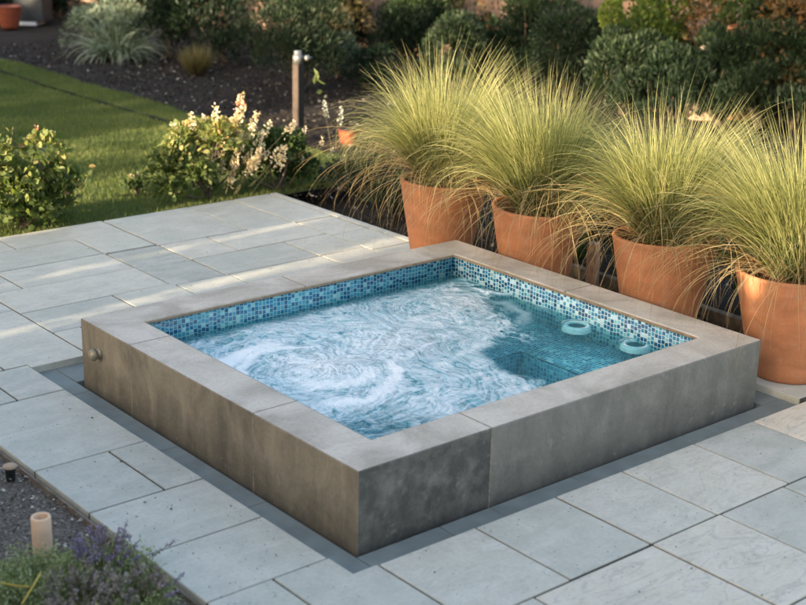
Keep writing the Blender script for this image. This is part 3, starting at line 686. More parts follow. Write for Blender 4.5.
# left leafy plant catching the sun
r = np.random.default_rng(200)
x, y = 1.12, 3.12
t = shrub('leafy_shrub', 'leafy yellow green shrub with round leaves at the left end of the patio', 'shrub', x, y, .60, .68, 2300, .052, 'broad', 201, ry=.30, nl=18, lr=.15, up=.15, narrow=.85, tpl=T_BROAD)
pts = []
for px, py in ((36,132),(50,160),(12,128),(92,170),(80,178),(66,200)):
    p = rel(px, py, 0, x, y); pts.append((p[0]*.7, p[1]*.7, max(.05, p[2]-.25), p[0], p[1], p[2]))
paths = [np.linspace(np.array(b[:3]), np.array(b[3:]), 5)+r.normal(size=(5,3))*.006 for b in pts]
V, Fc = tubes(paths, [(.005,.003)]*len(paths), 5); np_mesh('shoot', V, Fc, M['stem'], t)
P = []; 
for b in pts:
    for k_ in range(9): P.append(np.array(b[:3])+(np.array(b[3:])-np.array(b[:3]))*r.uniform(.2,1)+r.normal(size=3)*.02)
P = np.array(P); V, Fc, k = leaves(P, rand_dir(len(P), r)+np.array([0,0,.3]), rand_dir(len(P), r), r.uniform(.035,.065,len(P)), .045, T_BROAD)
np_mesh('shoot_leaves', V, Fc, M['broad'], t, fv=np.repeat(r.random(len(P)), k))
flower_spikes(t, [(*pts[0][:3], *pts[0][3:])], 'pinkpetal', 5, .05, .012, 16, .016)

# blossoming shrubs at the far edge of the patio
x, y = 2.74, 3.14
t = shrub('flowering_shrub', 'sunlit shrub with creamy pink blossom spikes and green leaves at the far patio edge', 'shrub', x, y, .66, .58, 3800, .042, 'broad', 211, ry=.28, nl=26, lr=.13, up=.2, narrow=.75, tpl=T_BROAD)
pts = []
for px, py in ((212,126),(184,150),(176,138),(237,110),(234,100),(246,130),(228,158),(258,140),(262,152),(268,130),(222,170),(243,148),(252,118),(200,160),(280,126),(240,122),(232,136),(255,165),(270,160),(215,148))+tuple((max(180, int(r.normal(226,30))), int(r.uniform(112,188))) for _ in range(26)):
    p = rel(px, py, 0, x, y); s_ = r.uniform(-.12,.12); pts.append((p[0]*.6, p[1]*.6+s_, max(.05, p[2]-.28), p[0], p[1]+s_, p[2]-.06))
flower_spikes(t, pts, 'petal', 6, .12, .027, 55, .024)
flower_spikes(t, [(pts[3][0], pts[3][1], pts[3][2], *(np.array(pts[3][3:])+np.array([.0,0,.10])))], 'pinkpetal', 8, .04, .024, 34, .022)
x, y = 3.40, 3.06
t = shrub('leafy_shrub', 'green shrub with a few white flower spikes in front of the bollard light', 'shrub', x, y, .44, .54, 2300, .042, 'mid', 221, ry=.26, nl=16, lr=.12, up=.2, narrow=.75, tpl=T_BROAD)
pts = []
for px, py in ((303,130),(338,158),(330,150),(320,140),(346,176),(300,160)):
    p = rel(px, py, 0, x, y); pts.append((p[0]*.6, p[1]*.6, max(.05, p[2]-.25), p[0], p[1], p[2]-.05))
flower_spikes(t, pts, 'petal', 9, .08, .018, 28, .018)
x, y = at(143, 196, 0); y += .12
t = shrub('small_flower', 'small low plant with one pale pink blossom on the lawn edge', 'flower', x, y, .12, .13, 200, .03, 'mid', 231, nl=6, lr=.06, tpl=T_BROAD, narrow=.8)
flower_spikes(t, [(0,0,.02,-.03,.0,.13),(0,0,.02,.04,.02,.12)], 'petal', 10, .03, .02, 26, .02)
# two white flower spikes behind the grass
x, y = at(332,150,0)
t = thing('white_flower', 'pair of white flower spikes standing left of the first grass pot', 'flower', (x, y, 0)); 
flower_spikes(t, [(0,0,0,*rel(326,116,0,x,y)),(0.05,0,0,*rel(340,122,0,x,y))], 'whitepetal', 12, .14, .02, 60, .016)
P = np.array([rel(px, py, 0, x, y) for px, py in ((318,80),(322,90),(314,84),(326,84))]); 
V, Fc, k = leaves(P, rand_dir(4)+np.array([0,0,.6]), rand_dir(4), .12, .05, T_BROAD); np_mesh('leaf', V, Fc, M['mid'], t, fv=np.repeat([.9]*4, k))
# low foliage behind the patio edge, below the first grass
for i_, (px, py, w_, h_) in enumerate(((365,200,.34,.30),(335,196,.22,.24),(395,215,.3,.26))):
    x, y = at(px, py, 0); x += .2; y += .15
    shrub('low_plant', ['dark green ground plant between the patio edge and the first grass pot','small dark plant right of the flowering shrubs','dark low plant hidden behind the first terracotta pot'][i_], 'plant', x, y, w_, h_, 700, .04, 'dark_leaf', 240+i_, nl=8, lr=.12, tpl=T_DIA, narrow=.5)
x, y = at(362,185,0)
spiky('grass_tuft', 'loose tuft of thin green grass beside the patio corner', 'grass tuft', x+.2, y+.2, 160, (.3,.6), (.2,.8), (.4,1.3), .006, .08, 'mid', 250)
for i_, (x, y, w_, h_) in enumerate(((3.72,1.15,.30,.34),(3.62,1.75,.26,.28),(3.95,.55,.34,.40),(3.9,-.35,.32,.38),(3.95,-1.35,.34,.40),(4.0,-2.35,.34,.4),(4.5,1.9,.4,.45),(4.6,.6,.45,.5))):
    shrub('low_plant', ['leafy dark plant left of the first terracotta pot','low leafy plant along the right edge of the far patio','dark leafy plant filling behind the first pot','dark leafy plant behind the second pot','dark leafy plant behind the third pot','dark leafy plant behind the fourth pot','bushy dark plant farther back than the first pot','bushy dark plant farther back, between the first and second pots'][i_], 'plant', x, y, w_, h_, 1300, .05, ['mid','dark_leaf'][i_%2], 270+i_, nl=12, lr=.13, narrow=.3, up=.8)
# narrow planting between the pots and the timber edging
for i_, y in enumerate((-.80, -1.9, .15)):
    spiky('grass_tuft', ['low grass tuft behind the timber stake','low grass tuft between the third and fourth pots','low grass tuft between the first and second pots'][i_], 'grass tuft', 3.85, y, 420, (.25,.55), (.2,.9), (.3,1.2), .006, .15, 'mid', 252+i_)

# ---------------------------------------------------------------- bollard light, stakes, edging
x, y = 5.14, 5.2
t = thing('bollard_light', 'slim dark bollard light with steel cap and side spotlight in the mulch bed', 'bollard light', (x, y, 0), R(10))
bm = bmesh.new(); prism(bm, rect(-.043,-.04,.043,.04), 0, .66, .006); bm_obj('post', bm, M['postwood'], t)
bm = bmesh.new(); prism(bm, rect(-.039,-.046,.046,-.041), .01, .655, .001); bm_obj('unlit_front', bm, M['black'], t)  # thin black face: the unlit side of the post put into colour
V, Fc = lathe([(0,.655),(.052,.655),(.052,.73),(.045,.745),(.04,.745),(.04,.785),(.034,.79),(0,.79)], 32); np_mesh('cap', V, Fc, M['metal'], t, smooth=True)
V, Fc = lathe([(0,0),(.03,0),(.034,.05),(.016,.058),(.014,.08),(0,.085)], 20); o = np_mesh('spotlight', V, Fc, M['metal'], t, smooth=True); o.rotation_euler = (0, R(90), R(-30)); o.location = (.06,-.03,.71)
x, y = at(592, 287, .04)
t = thing('timber_stake', 'short square timber stake in the soil between the second and third pots', 'stake', (x, y, -.02), R(25))
bm = bmesh.new(); prism(bm, rect(-.045,-.035,.045,.035), 0, .36, .006); o = bm_obj('stake_post', bm, M['stakewood'], t); o.rotation_euler = (R(-2), R(2), 0)
t = thing('timber_edging', 'low weathered timber edging board behind the row of pots', 'edging', (3.62, 0, 0))
bm = bmesh.new(); prism(bm, rect(-.03,-2.6,.03,.4), -.1, .075, .004); bm_obj('board', bm, M['edging'], t)
for yy_ in (-2.3,-1.25,-.2):
    bm = bmesh.new(); prism(bm, rect(.031,yy_,.075,yy_+.05), -.1, .06, .004); bm_obj('peg', bm, M['edging'], t)
t = thing('edging_strip', 'thin dark edging strip along the gravel bed and the left slabs', 'edging', (-.754,0,0))
bm = bmesh.new(); prism(bm, rect(-.008,-5.2,.004,-.14), -.1, .022, .002); bm_obj('strip', bm, M['edging'], t)

# ---------------------------------------------------------------- lavender bed, lower left
x, y = at(43, 552, 0)
t = thing('timber_tube', 'short pale hollow wooden tube standing among the herbs', 'post', (x, y, 0), 0)
V, Fc = lathe([(.029,.02),(.030,.158),(.032,.163),(.038,.163),(.041,.156),(.041,0)], 32); np_mesh('tube', V, Fc, M['woodpale'], t, smooth=True)
V, Fc = lathe([(0,.045),(.026,.045)], 20); np_mesh('tube_shade', V, Fc, M['dark'], t)  # dark disc standing in for the shade inside the open tube
x, y = at(11, 480, 0)
t = thing('garden_spike', 'small dark spike with a pale cap in the gravel bed', 'garden light', (x, y, 0))
V, Fc = lathe([(0,0),(.02,0),(.024,.06),(.028,.062),(0,.062)], 20); np_mesh('spike', V, Fc, M['dark'], t, smooth=True)
V, Fc = lathe([(.03,.062),(.034,.07),(.02,.078),(0,.08)], 20); np_mesh('cap', V, Fc, M['rock'], t, smooth=True)
def sprigs(t, r, P0, P1, mat, name, n=26, rad=.008, ps=.011):
    paths, VV, FF, AV, off = [], [], [], [], 0
    for p0, p1 in zip(P0, P1):
        mid = (p0+p1)/2 + np.array([0,0,.02]) + r.normal(size=3)*.01; tt = np.linspace(0,1,6)[:,None]; C_ = (1-tt)**2*p0+2*tt*(1-tt)*mid+tt**2*p1; paths.append(C_)
        u = r.uniform(.55,1,n); u = np.round(u*14)/14; idx = u*5; i0 = np.clip(idx.astype(int),0,4); f = (idx-i0)[:,None]; c_ = C_[i0]*(1-f)+C_[i0+1]*f
        d = rand_dir(n, r); V, Fc, k = leaves(c_+d*rad*.4, d+unit(p1-p0)*.5, rand_dir(n, r), ps*r.uniform(.7,1.3,n), ps*.7, T_DIA)
        VV.append(V); FF.append(Fc+off); off += len(V); AV.append(np.repeat(np.clip(r.beta(2,2)+r.normal(size=n)*.15,0,1), k))
    np_mesh(name, np.concatenate(VV), np.concatenate(FF), M[mat], t, fv=np.concatenate(AV)); V, Fc = tubes(paths, [(.0022,.0012)]*len(paths), 4); np_mesh('flower_stem', V, Fc, M['stem'], t)
def herb(name, label, px, py, rad, h, n, mat, seed, bud=None, nb=0, spread=1.3, hb=1.35):
    x, y = at(px, py, 0); r = np.random.default_rng(seed); t = thing(name, label, 'herb', (x, y, 0))
    V1, F1, sg = blade_mesh(n//9, r, (h*.6,h*1.3), (.1,1.1), (.1,.6), .0035, rad*.6, seg=5); np_mesh('stem', V1, F1, M[mat], t, fv=np.repeat(r.random(n//9)*.5, sg))
    A = V1.reshape(-1, 12, 3).mean(2 if False else 1)*0
    tips = V1.reshape(n//9, 12, 3)
    k_ = r.integers(2, 12, n); b_ = r.integers(0, n//9, n); P = tips[b_, k_]
    D = rand_dir(n, r)+np.array([0,0,.7]); V, Fc, k = leaves(P, D, rand_dir(n, r), r.uniform(.012,.026,n), .0055, T_DIA)
    np_mesh('foliage', V, Fc, M[mat], t, fv=np.repeat(np.clip(r.beta(2,2,n)+.3*(P[:,2]/h-.6),0,1), k))
    if bud:
        a = r.uniform(0,2*np.pi,nb); q_ = np.sqrt(r.random(nb)); P0 = np.stack([rad*.5*q_*np.cos(a), rad*.5*q_*np.sin(a), np.full(nb,h*.4)],1)
        P1 = P0*np.array([spread,spread,0])+np.stack([rad*.5*np.cos(a)*r.random(nb), rad*.5*np.sin(a)*r.random(nb), h*r.uniform(.8,hb,nb)],1); sprigs(t, r, P0, P1, bud, 'blossom')
    return t
herb('herb_plant', 'grey green bushy herb growing around the wooden tube', 38, 592, .17, .15, 5200, 'herb', 301)
herb('herb_plant', 'low olive herb at the lower left corner of the photo', -5, 600, .16, .13, 3600, 'herb', 303)
herb('lavender_plant', 'purple flowering lavender spilling towards the slab edge', 103, 585, .15, .17, 3800, 'herb', 302, 'purple', 42)
herb('lavender_plant', 'faded grey mauve lavender at the bottom edge of the photo', 80, 622, .17, .14, 3600, 'herb', 304, 'mauve', 90)
t = herb('lavender_plant', 'lavender at the slab edge with long purple sprigs leaning over the paving', 138, 612, .13, .13, 2800, 'herb', 305, 'mauve', 40)
bx, by = t.location.x, t.location.y
r = np.random.default_rng(9)
P0, P1 = [], []
for a_, b_ in (((128,575),(175,541)),((160,600),(184,573)),((150,596),(168,584)),((120,570),(140,556)),((150,612),(176,592))):
    q0 = at(*a_, .08); q1 = at(*b_, .11); P0.append(np.array([q0[0]-bx, q0[1]-by, .08])); P1.append(np.array([q1[0]-bx, q1[1]-by, .11]))
for a_, b_ in zip(P0, P1): sprigs(t, r, [a_], [b_], 'purple', 'long_sprig', 45, .006, .010)
x, y = at(22, 600, 0)
t = thing('herb_stalk', 'bright yellow forked stalk lying over the grey green herb', 'stalk', (x, y, 0))
q = lambda px, py, z: np.array([*at(px, py, z), z])-np.array([x, y, 0])
V, Fc = tubes([[q(22,604,.15), q(32,588,.18), q(41,572,.2)], [q(2,583,.16), q(16,586,.17), q(30,587,.18)]], [(.004,.003),(.004,.003)]); np_mesh('stalk', V, Fc, mat_plain('yellow stem', (.45,.33,.05), .6), t)

# ---------------------------------------------------------------- far end of the garden
wl = WALL
V, Fc, UV = [], [], []; s0 = 0
for (xa, ya), (xb, yb) in zip(wl[:-1], wl[1:]):
    L_ = math.hypot(xb-xa, yb-ya); b = len(V); nx_, ny_ = (yb-ya)/L_, -(xb-xa)/L_
    for dx, z in ((0,-.1),(0,2.1),(.3,2.1),(.3,-.1)):
        V.append((xa+dx, ya, z)); V.append((xb+dx, yb, z))
    for k_ in range(3):
        Fc.append((b+2*k_, b+2*k_+1, b+2*k_+3, b+2*k_+2)); z0, z1 = ((0,2.2),(2.2,2.5),(2.5,4.7))[k_]; UV += [(s0,z0),(s0+L_,z0),(s0+L_,z1),(s0,z1)]
    s0 += L_
wall = thing('garden_wall', 'weathered pinkish stone wall behind the shrubs', 'wall', (9.3, 8, 0))
w2 = thing('garden_wall', 'stone wall closing the far end of the lawn, outside the photo', 'wall', (-4, 23, 0))
V2 = [(-14,0,-.1),(12.2,-1.8,-.1),(-14,0,2.1),(12.2,-1.8,2.1),(-14,.3,2.1),(12.2,-1.5,2.1),(-14,.3,-.1),(12.2,-1.5,-.1)]
np_mesh('stonework', V2, [(0,1,3,2),(2,3,5,4),(4,5,7,6)], M['wall'], w2, uv=[(0,0),(26,0),(26,2.2),(0,2.2),(0,2.2),(26,2.2),(26,2.5),(0,2.5),(0,2.5),(26,2.5),(26,4.7),(0,4.7)])
o = np_mesh('stonework', np.array(V)-np.array([9.3,8,0]), Fc, M['wall'], wall, uv=UV)

def bgw(name, label, cat, px0, px1, ytop, off, mat, n, leaf, seed, **kw):
    px = (px0+px1)/2; x, y = at_wall(px, off); h_ = max(.3, float(rel(px, ytop, 0, x, y)[2])); w_ = (px1-px0)*mpx(x, y, .5)*.5
    return shrub(name, label, cat, x, y, w_*1.15, h_, n, leaf, mat, seed, **kw)
def bgs(name, label, cat, px0, px1, ytop, ybase, mat, n, leaf, seed, **kw):
    px = (px0+px1)/2; x, y = at(px, ybase, 0); m_ = mpx(x, y, 0); w_ = (px1-px0)*m_*.5; h_ = (ybase-ytop)*m_/.96
    d = unit(np.array([x-CAM[0], y-CAM[1]])); x += d[0]*w_*.6; y += d[1]*w_*.6
    return shrub(name, label, cat, x, y, w_*1.18, h_*1.02, int(n*1.25), leaf*1.1, mat, seed, **kw)
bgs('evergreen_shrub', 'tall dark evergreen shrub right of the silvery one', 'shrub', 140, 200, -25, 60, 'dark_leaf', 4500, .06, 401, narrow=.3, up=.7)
bgs('evergreen_shrub', 'broad dark shrub with shoot tips coloured as sunlit behind the twiggy tuft', 'shrub', 185, 262, -20, 66, 'dark_leaf', 4500, .07, 402, narrow=.25, up=.8, tip=.9)
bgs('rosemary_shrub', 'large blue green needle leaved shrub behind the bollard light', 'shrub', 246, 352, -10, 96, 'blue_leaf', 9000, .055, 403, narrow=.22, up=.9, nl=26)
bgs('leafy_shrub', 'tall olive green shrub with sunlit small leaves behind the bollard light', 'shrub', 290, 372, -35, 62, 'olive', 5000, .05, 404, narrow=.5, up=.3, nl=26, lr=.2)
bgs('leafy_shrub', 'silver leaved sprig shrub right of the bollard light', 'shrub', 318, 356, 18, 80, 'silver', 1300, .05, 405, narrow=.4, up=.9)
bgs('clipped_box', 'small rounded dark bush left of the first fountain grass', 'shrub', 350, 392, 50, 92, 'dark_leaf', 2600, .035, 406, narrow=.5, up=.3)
bgs('conifer', 'dark conifer with tips coloured as sunlit behind the first fountain grass', 'conifer', 376, 446, 0, 78, 'dark_leaf', 8500, .06, 407, narrow=.2, up=1.4, tip=.9, nl=26)
bgs('evergreen_shrub', 'mid height blue green shrub between the two conifers with sunlit coloured tips', 'shrub', 425, 500, 26, 92, 'blue_leaf', 5200, .05, 408, narrow=.35, up=.6)
bgs('conifer', 'round conifer with crown tips coloured as sunlit behind the second fountain grass', 'conifer', 495, 562, 2, 88, 'dark_leaf', 8500, .06, 409, narrow=.2, up=1.2, tip=.9, nl=26)
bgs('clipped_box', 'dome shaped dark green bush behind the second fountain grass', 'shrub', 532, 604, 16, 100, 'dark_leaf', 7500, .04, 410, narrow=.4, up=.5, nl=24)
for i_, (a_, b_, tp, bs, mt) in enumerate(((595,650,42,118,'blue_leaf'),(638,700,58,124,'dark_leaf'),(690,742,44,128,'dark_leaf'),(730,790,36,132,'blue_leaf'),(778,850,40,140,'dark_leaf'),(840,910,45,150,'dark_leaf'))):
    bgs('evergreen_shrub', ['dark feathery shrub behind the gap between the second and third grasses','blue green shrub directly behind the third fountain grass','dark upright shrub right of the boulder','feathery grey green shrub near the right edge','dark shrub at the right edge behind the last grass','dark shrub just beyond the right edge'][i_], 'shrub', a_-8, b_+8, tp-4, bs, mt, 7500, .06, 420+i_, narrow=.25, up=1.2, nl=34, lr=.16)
# second rank, right: loose leafy crowns in front of the wall
for i_, (a_, b_, tp, of, mt, lf, n_) in enumerate(((596,672,-14,1.0,'lime',.07,3600),(668,712,-30,.9,'autumn',.06,1300),(735,815,-25,1.3,'autumn',.06,3600),(455,505,-20,.6,'autumn',.05,500),(436,470,-20,.6,'olive',.05,500),(700,750,-30,1.0,'mid',.06,2600))):
    bgw('leafy_shrub', ['bright green leafy shrub in front of the stone wall','russet twiggy shrub above the boulders','orange leaved twiggy shrub at the top right corner','thin russet shrub in front of the bare wall','olive twiggy shrub against the wall','green leafy shrub behind the tall terracotta pot'][i_], 'shrub', a_, b_, tp, of, mt, n_, lf, 440+i_, nl=18, narrow=.6, up=.1, lr=.30)
# a dark rank of shrubs close to the wall, with gaps where the stone shows
names = ['dark laurel at the far left against the stone wall','dark laurel behind the silvery shrub','dark laurel left of the pinkish wall patch','dark laurel right of the pinkish wall patch','dark laurel behind the bollard light','dark laurel behind the first conifer','low dark laurel between the conifers','dark laurel behind the round conifer','dark laurel behind the dome shaped bush','low laurel left of the boulders','low laurel between the boulders and the right corner','dark laurel in the upper right','dark laurel beyond the upper right corner','dark laurel far beyond the right edge']
for i_, (px, tp, w_) in enumerate(((40,-40,80),(120,-40,80),(205,-40,90),(318,-40,70),(345,-20,40),(420,-40,70),(478,24,56),(535,-40,70),(590,22,64),(640,22,66),(692,26,60),(755,-20,84),(815,-30,84),(890,-30,92))):
    bgw('laurel_shrub', names[i_], 'shrub', px-w_/2, px+w_/2, tp, .55+.15*(i_%3), ['dark_leaf','mid','dark_leaf','blue_leaf'][i_%4], 3600, .08, 480+i_, narrow=.45, up=.2, nl=22)
# yellow ball shrub
x, y = at_wall(592, 1.9)
p = rel(592, 14, 0, x, y)
r = np.random.default_rng(77)
t = thing('yellow_topiary', 'small rounded yellow green shrub on a stem behind the dome shaped bush', 'shrub', (x, y, 0))
d = rand_dir(1500, r); P = np.array([0,0,p[2]])+d*np.array([.13,.13,.17])*r.uniform(.8,1,1500)[:,None]; V, Fc, k = leaves(P, d+r.normal(size=d.shape)*.5, d, .035, .02, T_DIA)
np_mesh('foliage', V, Fc, M['lime'], t, fv=np.repeat(np.clip(r.beta(3,2,1500)+.15,0,1), k)); V, Fc = tubes([[(0,0,0),(.01,0,p[2]*.5),(0,0,p[2])]], [(.015,.01)]); np_mesh('stem', V, Fc, M['bark'], t)
# silvery shrub, left back
x, y = at(100, 58, 0)
t = shrub('silver_shrub', 'silvery green feathery shrub at the back left of the mulch bed', 'shrub', x+.3, y+.3, .55, .72, 4200, .07, 'silver', 451, nl=20, narrow=.22, up=-.1, lr=.24)
spiky('strappy_plant', 'arching strappy grey green plant spilling over the mulch in front of the silvery shrub', 'plant', *at(118, 58, 0), 420, (.5,.95), (.2,1.1), (.8,2.0), .014, .2, 'silver', 452)
spiky('twiggy_tuft', 'small bowl shaped tuft of olive brown twigs alone in the mulch', 'shrub', *at(197, 74, 0), 700, (.25,.46), (.05,.85), (-.5,-.1), .007, .08, 'olive', 453)
# potted things in the far left corner
x, y = at(10, 28, 0)
V, Fc = pot_mesh(.20,.13,.34); t = thing('orange_pot', 'orange plastic plant pot in the far left corner', 'plant pot', (x, y, 0)); np_mesh('pot', V, Fc, M['orange'], t, smooth=True)
V, Fc = lathe([(0,.30),(.16,.30)], 20); np_mesh('soil', V, Fc, M['soil'], t)
x, y = at(34, 24, 0)
t = thing('dark_planter', 'dark planter box with a pale foot beside the orange pot', 'planter', (x, y, 0), R(-48))
bm = bmesh.new(); prism(bm, rect(-.24,-.2,.24,.2), .06, .5, .01); bm_obj('box', bm, M['dark'], t)
bm = bmesh.new(); prism(bm, rect(-.16,-.21,.12,.15), 0, .055, .005); bm_obj('foot', bm, M['white'], t)
for i_, (px, tp, bs) in enumerate(((15,-40,14),(60,-45,20),(-30,-40,20))):
    bgs('evergreen_shrub', ['dark hedge plant behind the orange pot','dark hedge plant behind the dark planter','dark hedge plant beyond the left edge'][i_], 'shrub', px-28, px+28, tp, bs, 'dark_leaf', 3500, .07, 460+i_)
bgs('flower_clump', 'small orange flowering clump above the dark planter', 'flower', 46, 66, -8, 16, 'autumn', 700, .05, 465)
# red pot behind the flower shrub
x, y = at(349, 144, 0)
V, Fc = pot_mesh(.11,.08,.15); t = thing('red_pot', 'small red plastic pot half hidden behind the flowering shrubs', 'plant pot', (x, y, 0)); np_mesh('pot', V, Fc, M['orange'], t, smooth=True)
V, Fc = lathe([(0,.15),(.10,.15)], 20); np_mesh('soil', V, Fc, M['soil'], t)
# boulders and tipped terracotta pots among the far shrubs
def boulder(px, py, ytop, w_px, label, seed, mat='rock'):
    x, y = at_wall(px, 1.5); m_ = mpx(x, y); r =  np.random.default_rng(seed)
    bm = bmesh.new(); bmesh.ops.create_icosphere(bm, subdivisions=4, radius=1)
    for v in bm.verts:
        c_ = v.co; f = 1+.25*float(fbm(np.array(c_.x*1.5+c_.z+seed), np.array(c_.y*1.5+c_.z*.7+20), 4, seed)-.5)*2
        v.co = Vector((c_.x*f*w_px*m_*.5, c_.y*f*w_px*m_*.4, max(-.6, c_.z)*f*float(rel(px, ytop, 0, x, y)[2])))
    t = thing('boulder', label, 'boulder', (x, y, 0)); bm_obj('rock', bm, M[mat], t, smooth=True)
boulder(686, 66, 38, 42, 'pale beige boulder among the shrubs behind the third grass', 3)
boulder(640, 62, 44, 30, 'small pinkish boulder left of the pale beige one', 5)
x, y = at_wall(721, 1.25)
V, Fc = pot_mesh(.22,.15,.40); t = thing('terracotta_pot', 'terracotta pot standing in the dark shrubs near the pale boulder', 'plant pot', (x, y, .35)); np_mesh('pot', V, Fc, M['terra'], t, smooth=True)
V, Fc = lathe([(0,.36),(.2,.36)], 20); np_mesh('soil', V, Fc, M['soil'], t)
t.location.z = .0; t.scale = (1,1,float(rel(721,25,0,x,y)[2])/.40)

# ---------------------------------------------------------------- trees beyond the wall and an unseen row added to shade the patio
def tree(name, label, x, y, h, cr, trunk, n, leaf, mat, seed, cz=None, ch=None, group=None):
    r = np.random.default_rng(seed); t = thing(name, label, 'tree', (x, y, 0), 0, group); cz = cz or h*.62; ch = ch or h*.38
    paths = [np.array([(0,0,-.1),(.05,.03,cz*.5),(0,.06,cz)])]; rads = [(trunk, trunk*.5)]
    lb = []
    for i_ in range(22):
        d = rand_dir(1, r)[0]; q_ = r.random()**.5; c_ = np.array([d[0]*cr*q_*.8, d[1]*cr*q_*.8, cz+d[2]*ch*q_*.8]); lb.append((*c_, cr*.34*r.uniform(.7,1.2)))
        if i_ < 10: p0 = np.array([0,.05,cz*r.uniform(.5,.95)]); tt = np.linspace(0,1,5)[:,None]; paths.append((1-tt)*p0+tt*c_+np.sin(tt*3.1)*np.array([0,0,.2])); rads.append((trunk*.35,.02))
    V, Fc = tubes(paths, rads, 7); np_mesh('trunk', V, Fc, M['bark'], t, smooth=True)
    P, D = cloud(r, lb, n, 0, .6); V, Fc, k = leaves(P, D, rand_dir(n, r), leaf*r.uniform(.6,1.4,n), leaf*.6, T_DIA)
    np_mesh('crown', V, Fc, M[mat], t, fv=np.repeat(r.beta(2,2,n), k)); return t
for i_, (x, y, h, c_) in enumerate(((13,16,6,2.4),(7,26,7,2.8),(1,26,6.5,2.7),(-5,27,7,2.8),(-11,26,6.5,2.7),(14,10.5,7,2.6),(13.5,5,6,2.3),(15,0,7,2.6),(13,-5,6,2.4))):
    tree('garden_tree', 'green tree growing beyond the stone walls of the garden, outside the photo', x, y, h, c_, .14, 2600, .22, 'mid', 500+i_, group='trees beyond the stone wall')
def column(x, y, h, wid, seed, mat='dark_leaf', n=5200):
    r = np.random.default_rng(seed)
    t = thing('shading_conifer', 'tall dense conifer added west of the patio to shade it, outside the photo', 'hedge', (x, y, 0), 0, 'row of conifers added to shade the patio')  # unseen conifer added to block the low sun
    nz, na = 30, 26; zz = np.linspace(0, h, nz); aa = np.linspace(0, 2*np.pi, na, endpoint=False)
    prof = wid*.5*np.minimum(1, .8+zz*.5)*np.sqrt(np.clip(1-((zz/h)**7), .003, 1))
    A, ZZ = np.meshgrid(aa, zz, indexing='ij'); RR = prof[None]*(.88+.2*fbm(A*2.2+seed, ZZ*3, 3, seed))
    V = np.stack([RR*np.cos(A), RR*np.sin(A), ZZ], -1).reshape(-1,3); i = np.arange(na*nz).reshape(na, nz); j = np.roll(i, -1, 0)
    Fc = np.stack([i[:,:-1], j[:,:-1], j[:,1:], i[:,1:]], -1).reshape(-1,4); np_mesh('dense_core', V, Fc, M['dark_leaf'], t, fv=np.full(len(Fc), .1))
    k = r.integers(0, len(V), n); P = V[k]+r.normal(size=(n,3))*.02; D = P*np.array([1,1,0])+np.array([0,0,.25]); 
    V2, F2, kk = leaves(P, unit(D)+r.normal(size=(n,3))*.4, rand_dir(n, r), .12, .05, T_DIA); np_mesh('foliage', V2, F2, M[mat], t, fv=np.repeat(r.random(n), kk))
HX = -7.0
SUN_EL, SUN_AZ = 14.0, 4.0          # elevation; travel direction measured from +x towards +y
def yh(y_at, x_at): return y_at - (x_at-HX)*math.tan(R(SUN_AZ))
yy_ = -10.5; k_ = 0
# (from y, to y, height): wide conifers touching, with narrow gaps set to throw sun streaks
row = []
gaps = [(yh(1.72,1.0), .40), (yh(.90,.3), .33), (yh(-3.45,1.1), .32)]
edges = [-10.5] + sorted([a for a, _ in gaps]) + [yh(2.80,2.2)]
gw = {round(a,3): w_ for a, w_ in gaps}
for a, b in zip(edges[:-1], edges[1:]):
    a2 = a + gw.get(round(a,3), 0)*.5; b2 = b - gw.get(round(b,3), 0)*.5
    m_ = max(1, round((b2-a2)/1.0)); w_ = (b2-a2)/m_
    for q_ in range(m_): row.append((a2+(q_+.5)*w_, w_+ (.14 if 0 < q_ < m_-1 else .03), 3.32))
for y_, w_, h_ in row: column(HX, y_, h_+random.uniform(-.1,.1), w_, 600+len(bpy.data.objects)%97)
# thin leafy shoots inside the gaps, so that the light between the conifers is broken
for gi_, (gy_, gw_) in enumerate(gaps):
    r = np.random.default_rng(900+gi_); t = thing('light_breaking_sapling', 'thin sapling added in a gap of the conifer row to break the light, outside the photo', 'sapling', (HX, gy_, 0), 0, 'saplings added in the conifer gaps to break the light')
    V, Fc = tubes([[(0,0,0),(.02,.03,1.3),(0,-.02,2.7)]], [(.015,.006)]); np_mesh('trunk', V, Fc, M['bark'], t)
    P = np.stack([r.normal(0,.25,430), r.uniform(-gw_*.5,gw_*.5,430), r.uniform(.4,2.9,430)], 1); V, Fc, k = leaves(P, rand_dir(430,r), rand_dir(430,r), r.uniform(.05,.11,430), .05, T_DIA); np_mesh('foliage', V, Fc, M['mid'], t, fv=np.repeat(r.random(430), k))
y_ = yh(6.0, 3)
while y_ < 19: column(HX, y_+.6, 4.1+random.uniform(-.25,.25), 1.35, 700+int(y_*3)); y_ += 1.15  # taller stretch added to shade the far lawn
for i_, (y_, cz) in enumerate(((-9.5,6.0),(-6.8,5.9),(-4.2,6.0),(-1.6,5.9),(.9,6.1),(3.6,6.4),(6.2,6.7),(8.9,6.7),(11.6,6.8),(14.4,6.8),(17.2,6.8))):
    tree('shade_tree', 'broad leafy tree added west of the patio for its shade, outside the photo', HX-2.2, y_, 7.6, 1.9, .18, 9000, .2, 'mid', 800+i_, cz=cz, ch=1.75, group='trees added for shade west of the patio')  # unseen canopy added so that only a band of sunlight passes below
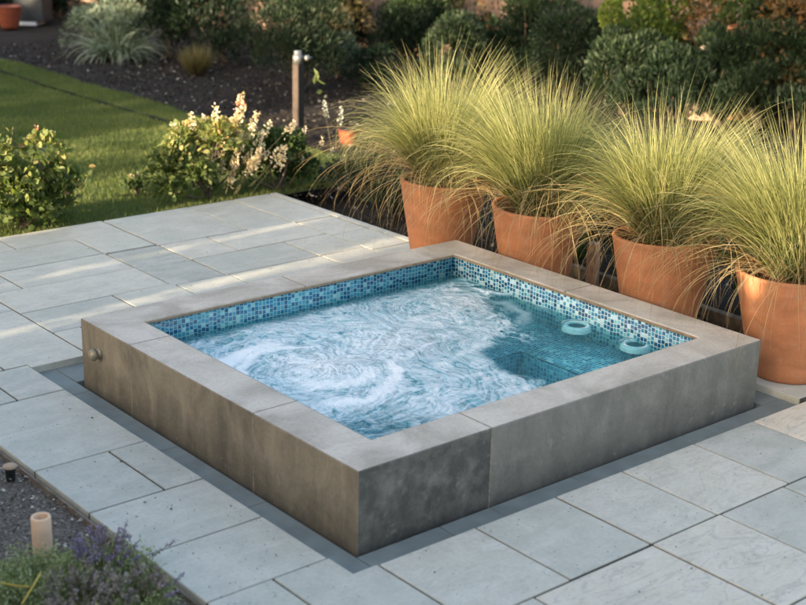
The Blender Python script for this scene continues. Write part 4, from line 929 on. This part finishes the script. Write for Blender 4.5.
tree('shade_tree', 'sparse young tree added west of the lawn to break the sun, outside the photo', HX-1, yh(4.7,2.5), 3.4, .8, .07, 520, .13, 'mid', 820, cz=2.2, ch=1.3)  # unseen tree added to streak the light on the lawn

# ---------------------------------------------------------------- light
sun = bpy.data.lights.new('sun', 'SUN'); sun.energy = 4.0; sun.angle = R(.53); sun.color = (1.0, .80, .56)
so = bpy.data.objects.new('sun', sun); COL.objects.link(so)
d = Vector((math.cos(R(SUN_AZ))*math.cos(R(SUN_EL)), math.sin(R(SUN_AZ))*math.cos(R(SUN_EL)), -math.sin(R(SUN_EL))))
so.rotation_euler = d.to_track_quat('-Z', 'Y').to_euler()
w = bpy.data.worlds.new('World'); scn.world = w; w.use_nodes = True; nt = w.node_tree
for n_ in list(nt.nodes): nt.nodes.remove(n_)
sky = nt.nodes.new('ShaderNodeTexSky'); sky.sky_type = 'NISHITA'; sky.sun_disc = False; sky.sun_elevation = R(SUN_EL)
# sun stands towards -x: azimuth measured clockwise from +y
sky.sun_rotation = math.atan2(-d.x, -d.y); sky.air_density = 1.0; sky.dust_density = 4.0; sky.ozone_density = 0.3
bg = nt.nodes.new('ShaderNodeBackground'); bg.inputs[1].default_value = .15; wo = nt.nodes.new('ShaderNodeOutputWorld')
nt.links.new(sky.outputs[0], bg.inputs[0]); nt.links.new(bg.outputs[0], wo.inputs[0])

# ---------------------------------------------------------------- camera and output
cam = bpy.data.cameras.new('camera'); cam.sensor_fit = 'HORIZONTAL'; cam.sensor_width = 36; cam.lens = F_PX/806*36
cam.clip_start = .05; cam.clip_end = 500
cam.dof.use_dof = True; cam.dof.focus_distance = 7.8; cam.dof.aperture_fstop = 2.2
co = bpy.data.objects.new('camera', cam); COL.objects.link(co); co.location = CAM; co.rotation_euler = ROT; scn.camera = co
scn.view_settings.view_transform = 'Standard'; scn.view_settings.look = 'None'; scn.view_settings.gamma = 1; scn.view_settings.exposure = 2.05
scn.cycles.use_denoising = True; scn.cycles.sample_clamp_indirect = 4; scn.cycles.max_bounces = 10; scn.cycles.transparent_max_bounces = 8
scn.cycles.diffuse_bounces = 3; scn.cycles.glossy_bounces = 3
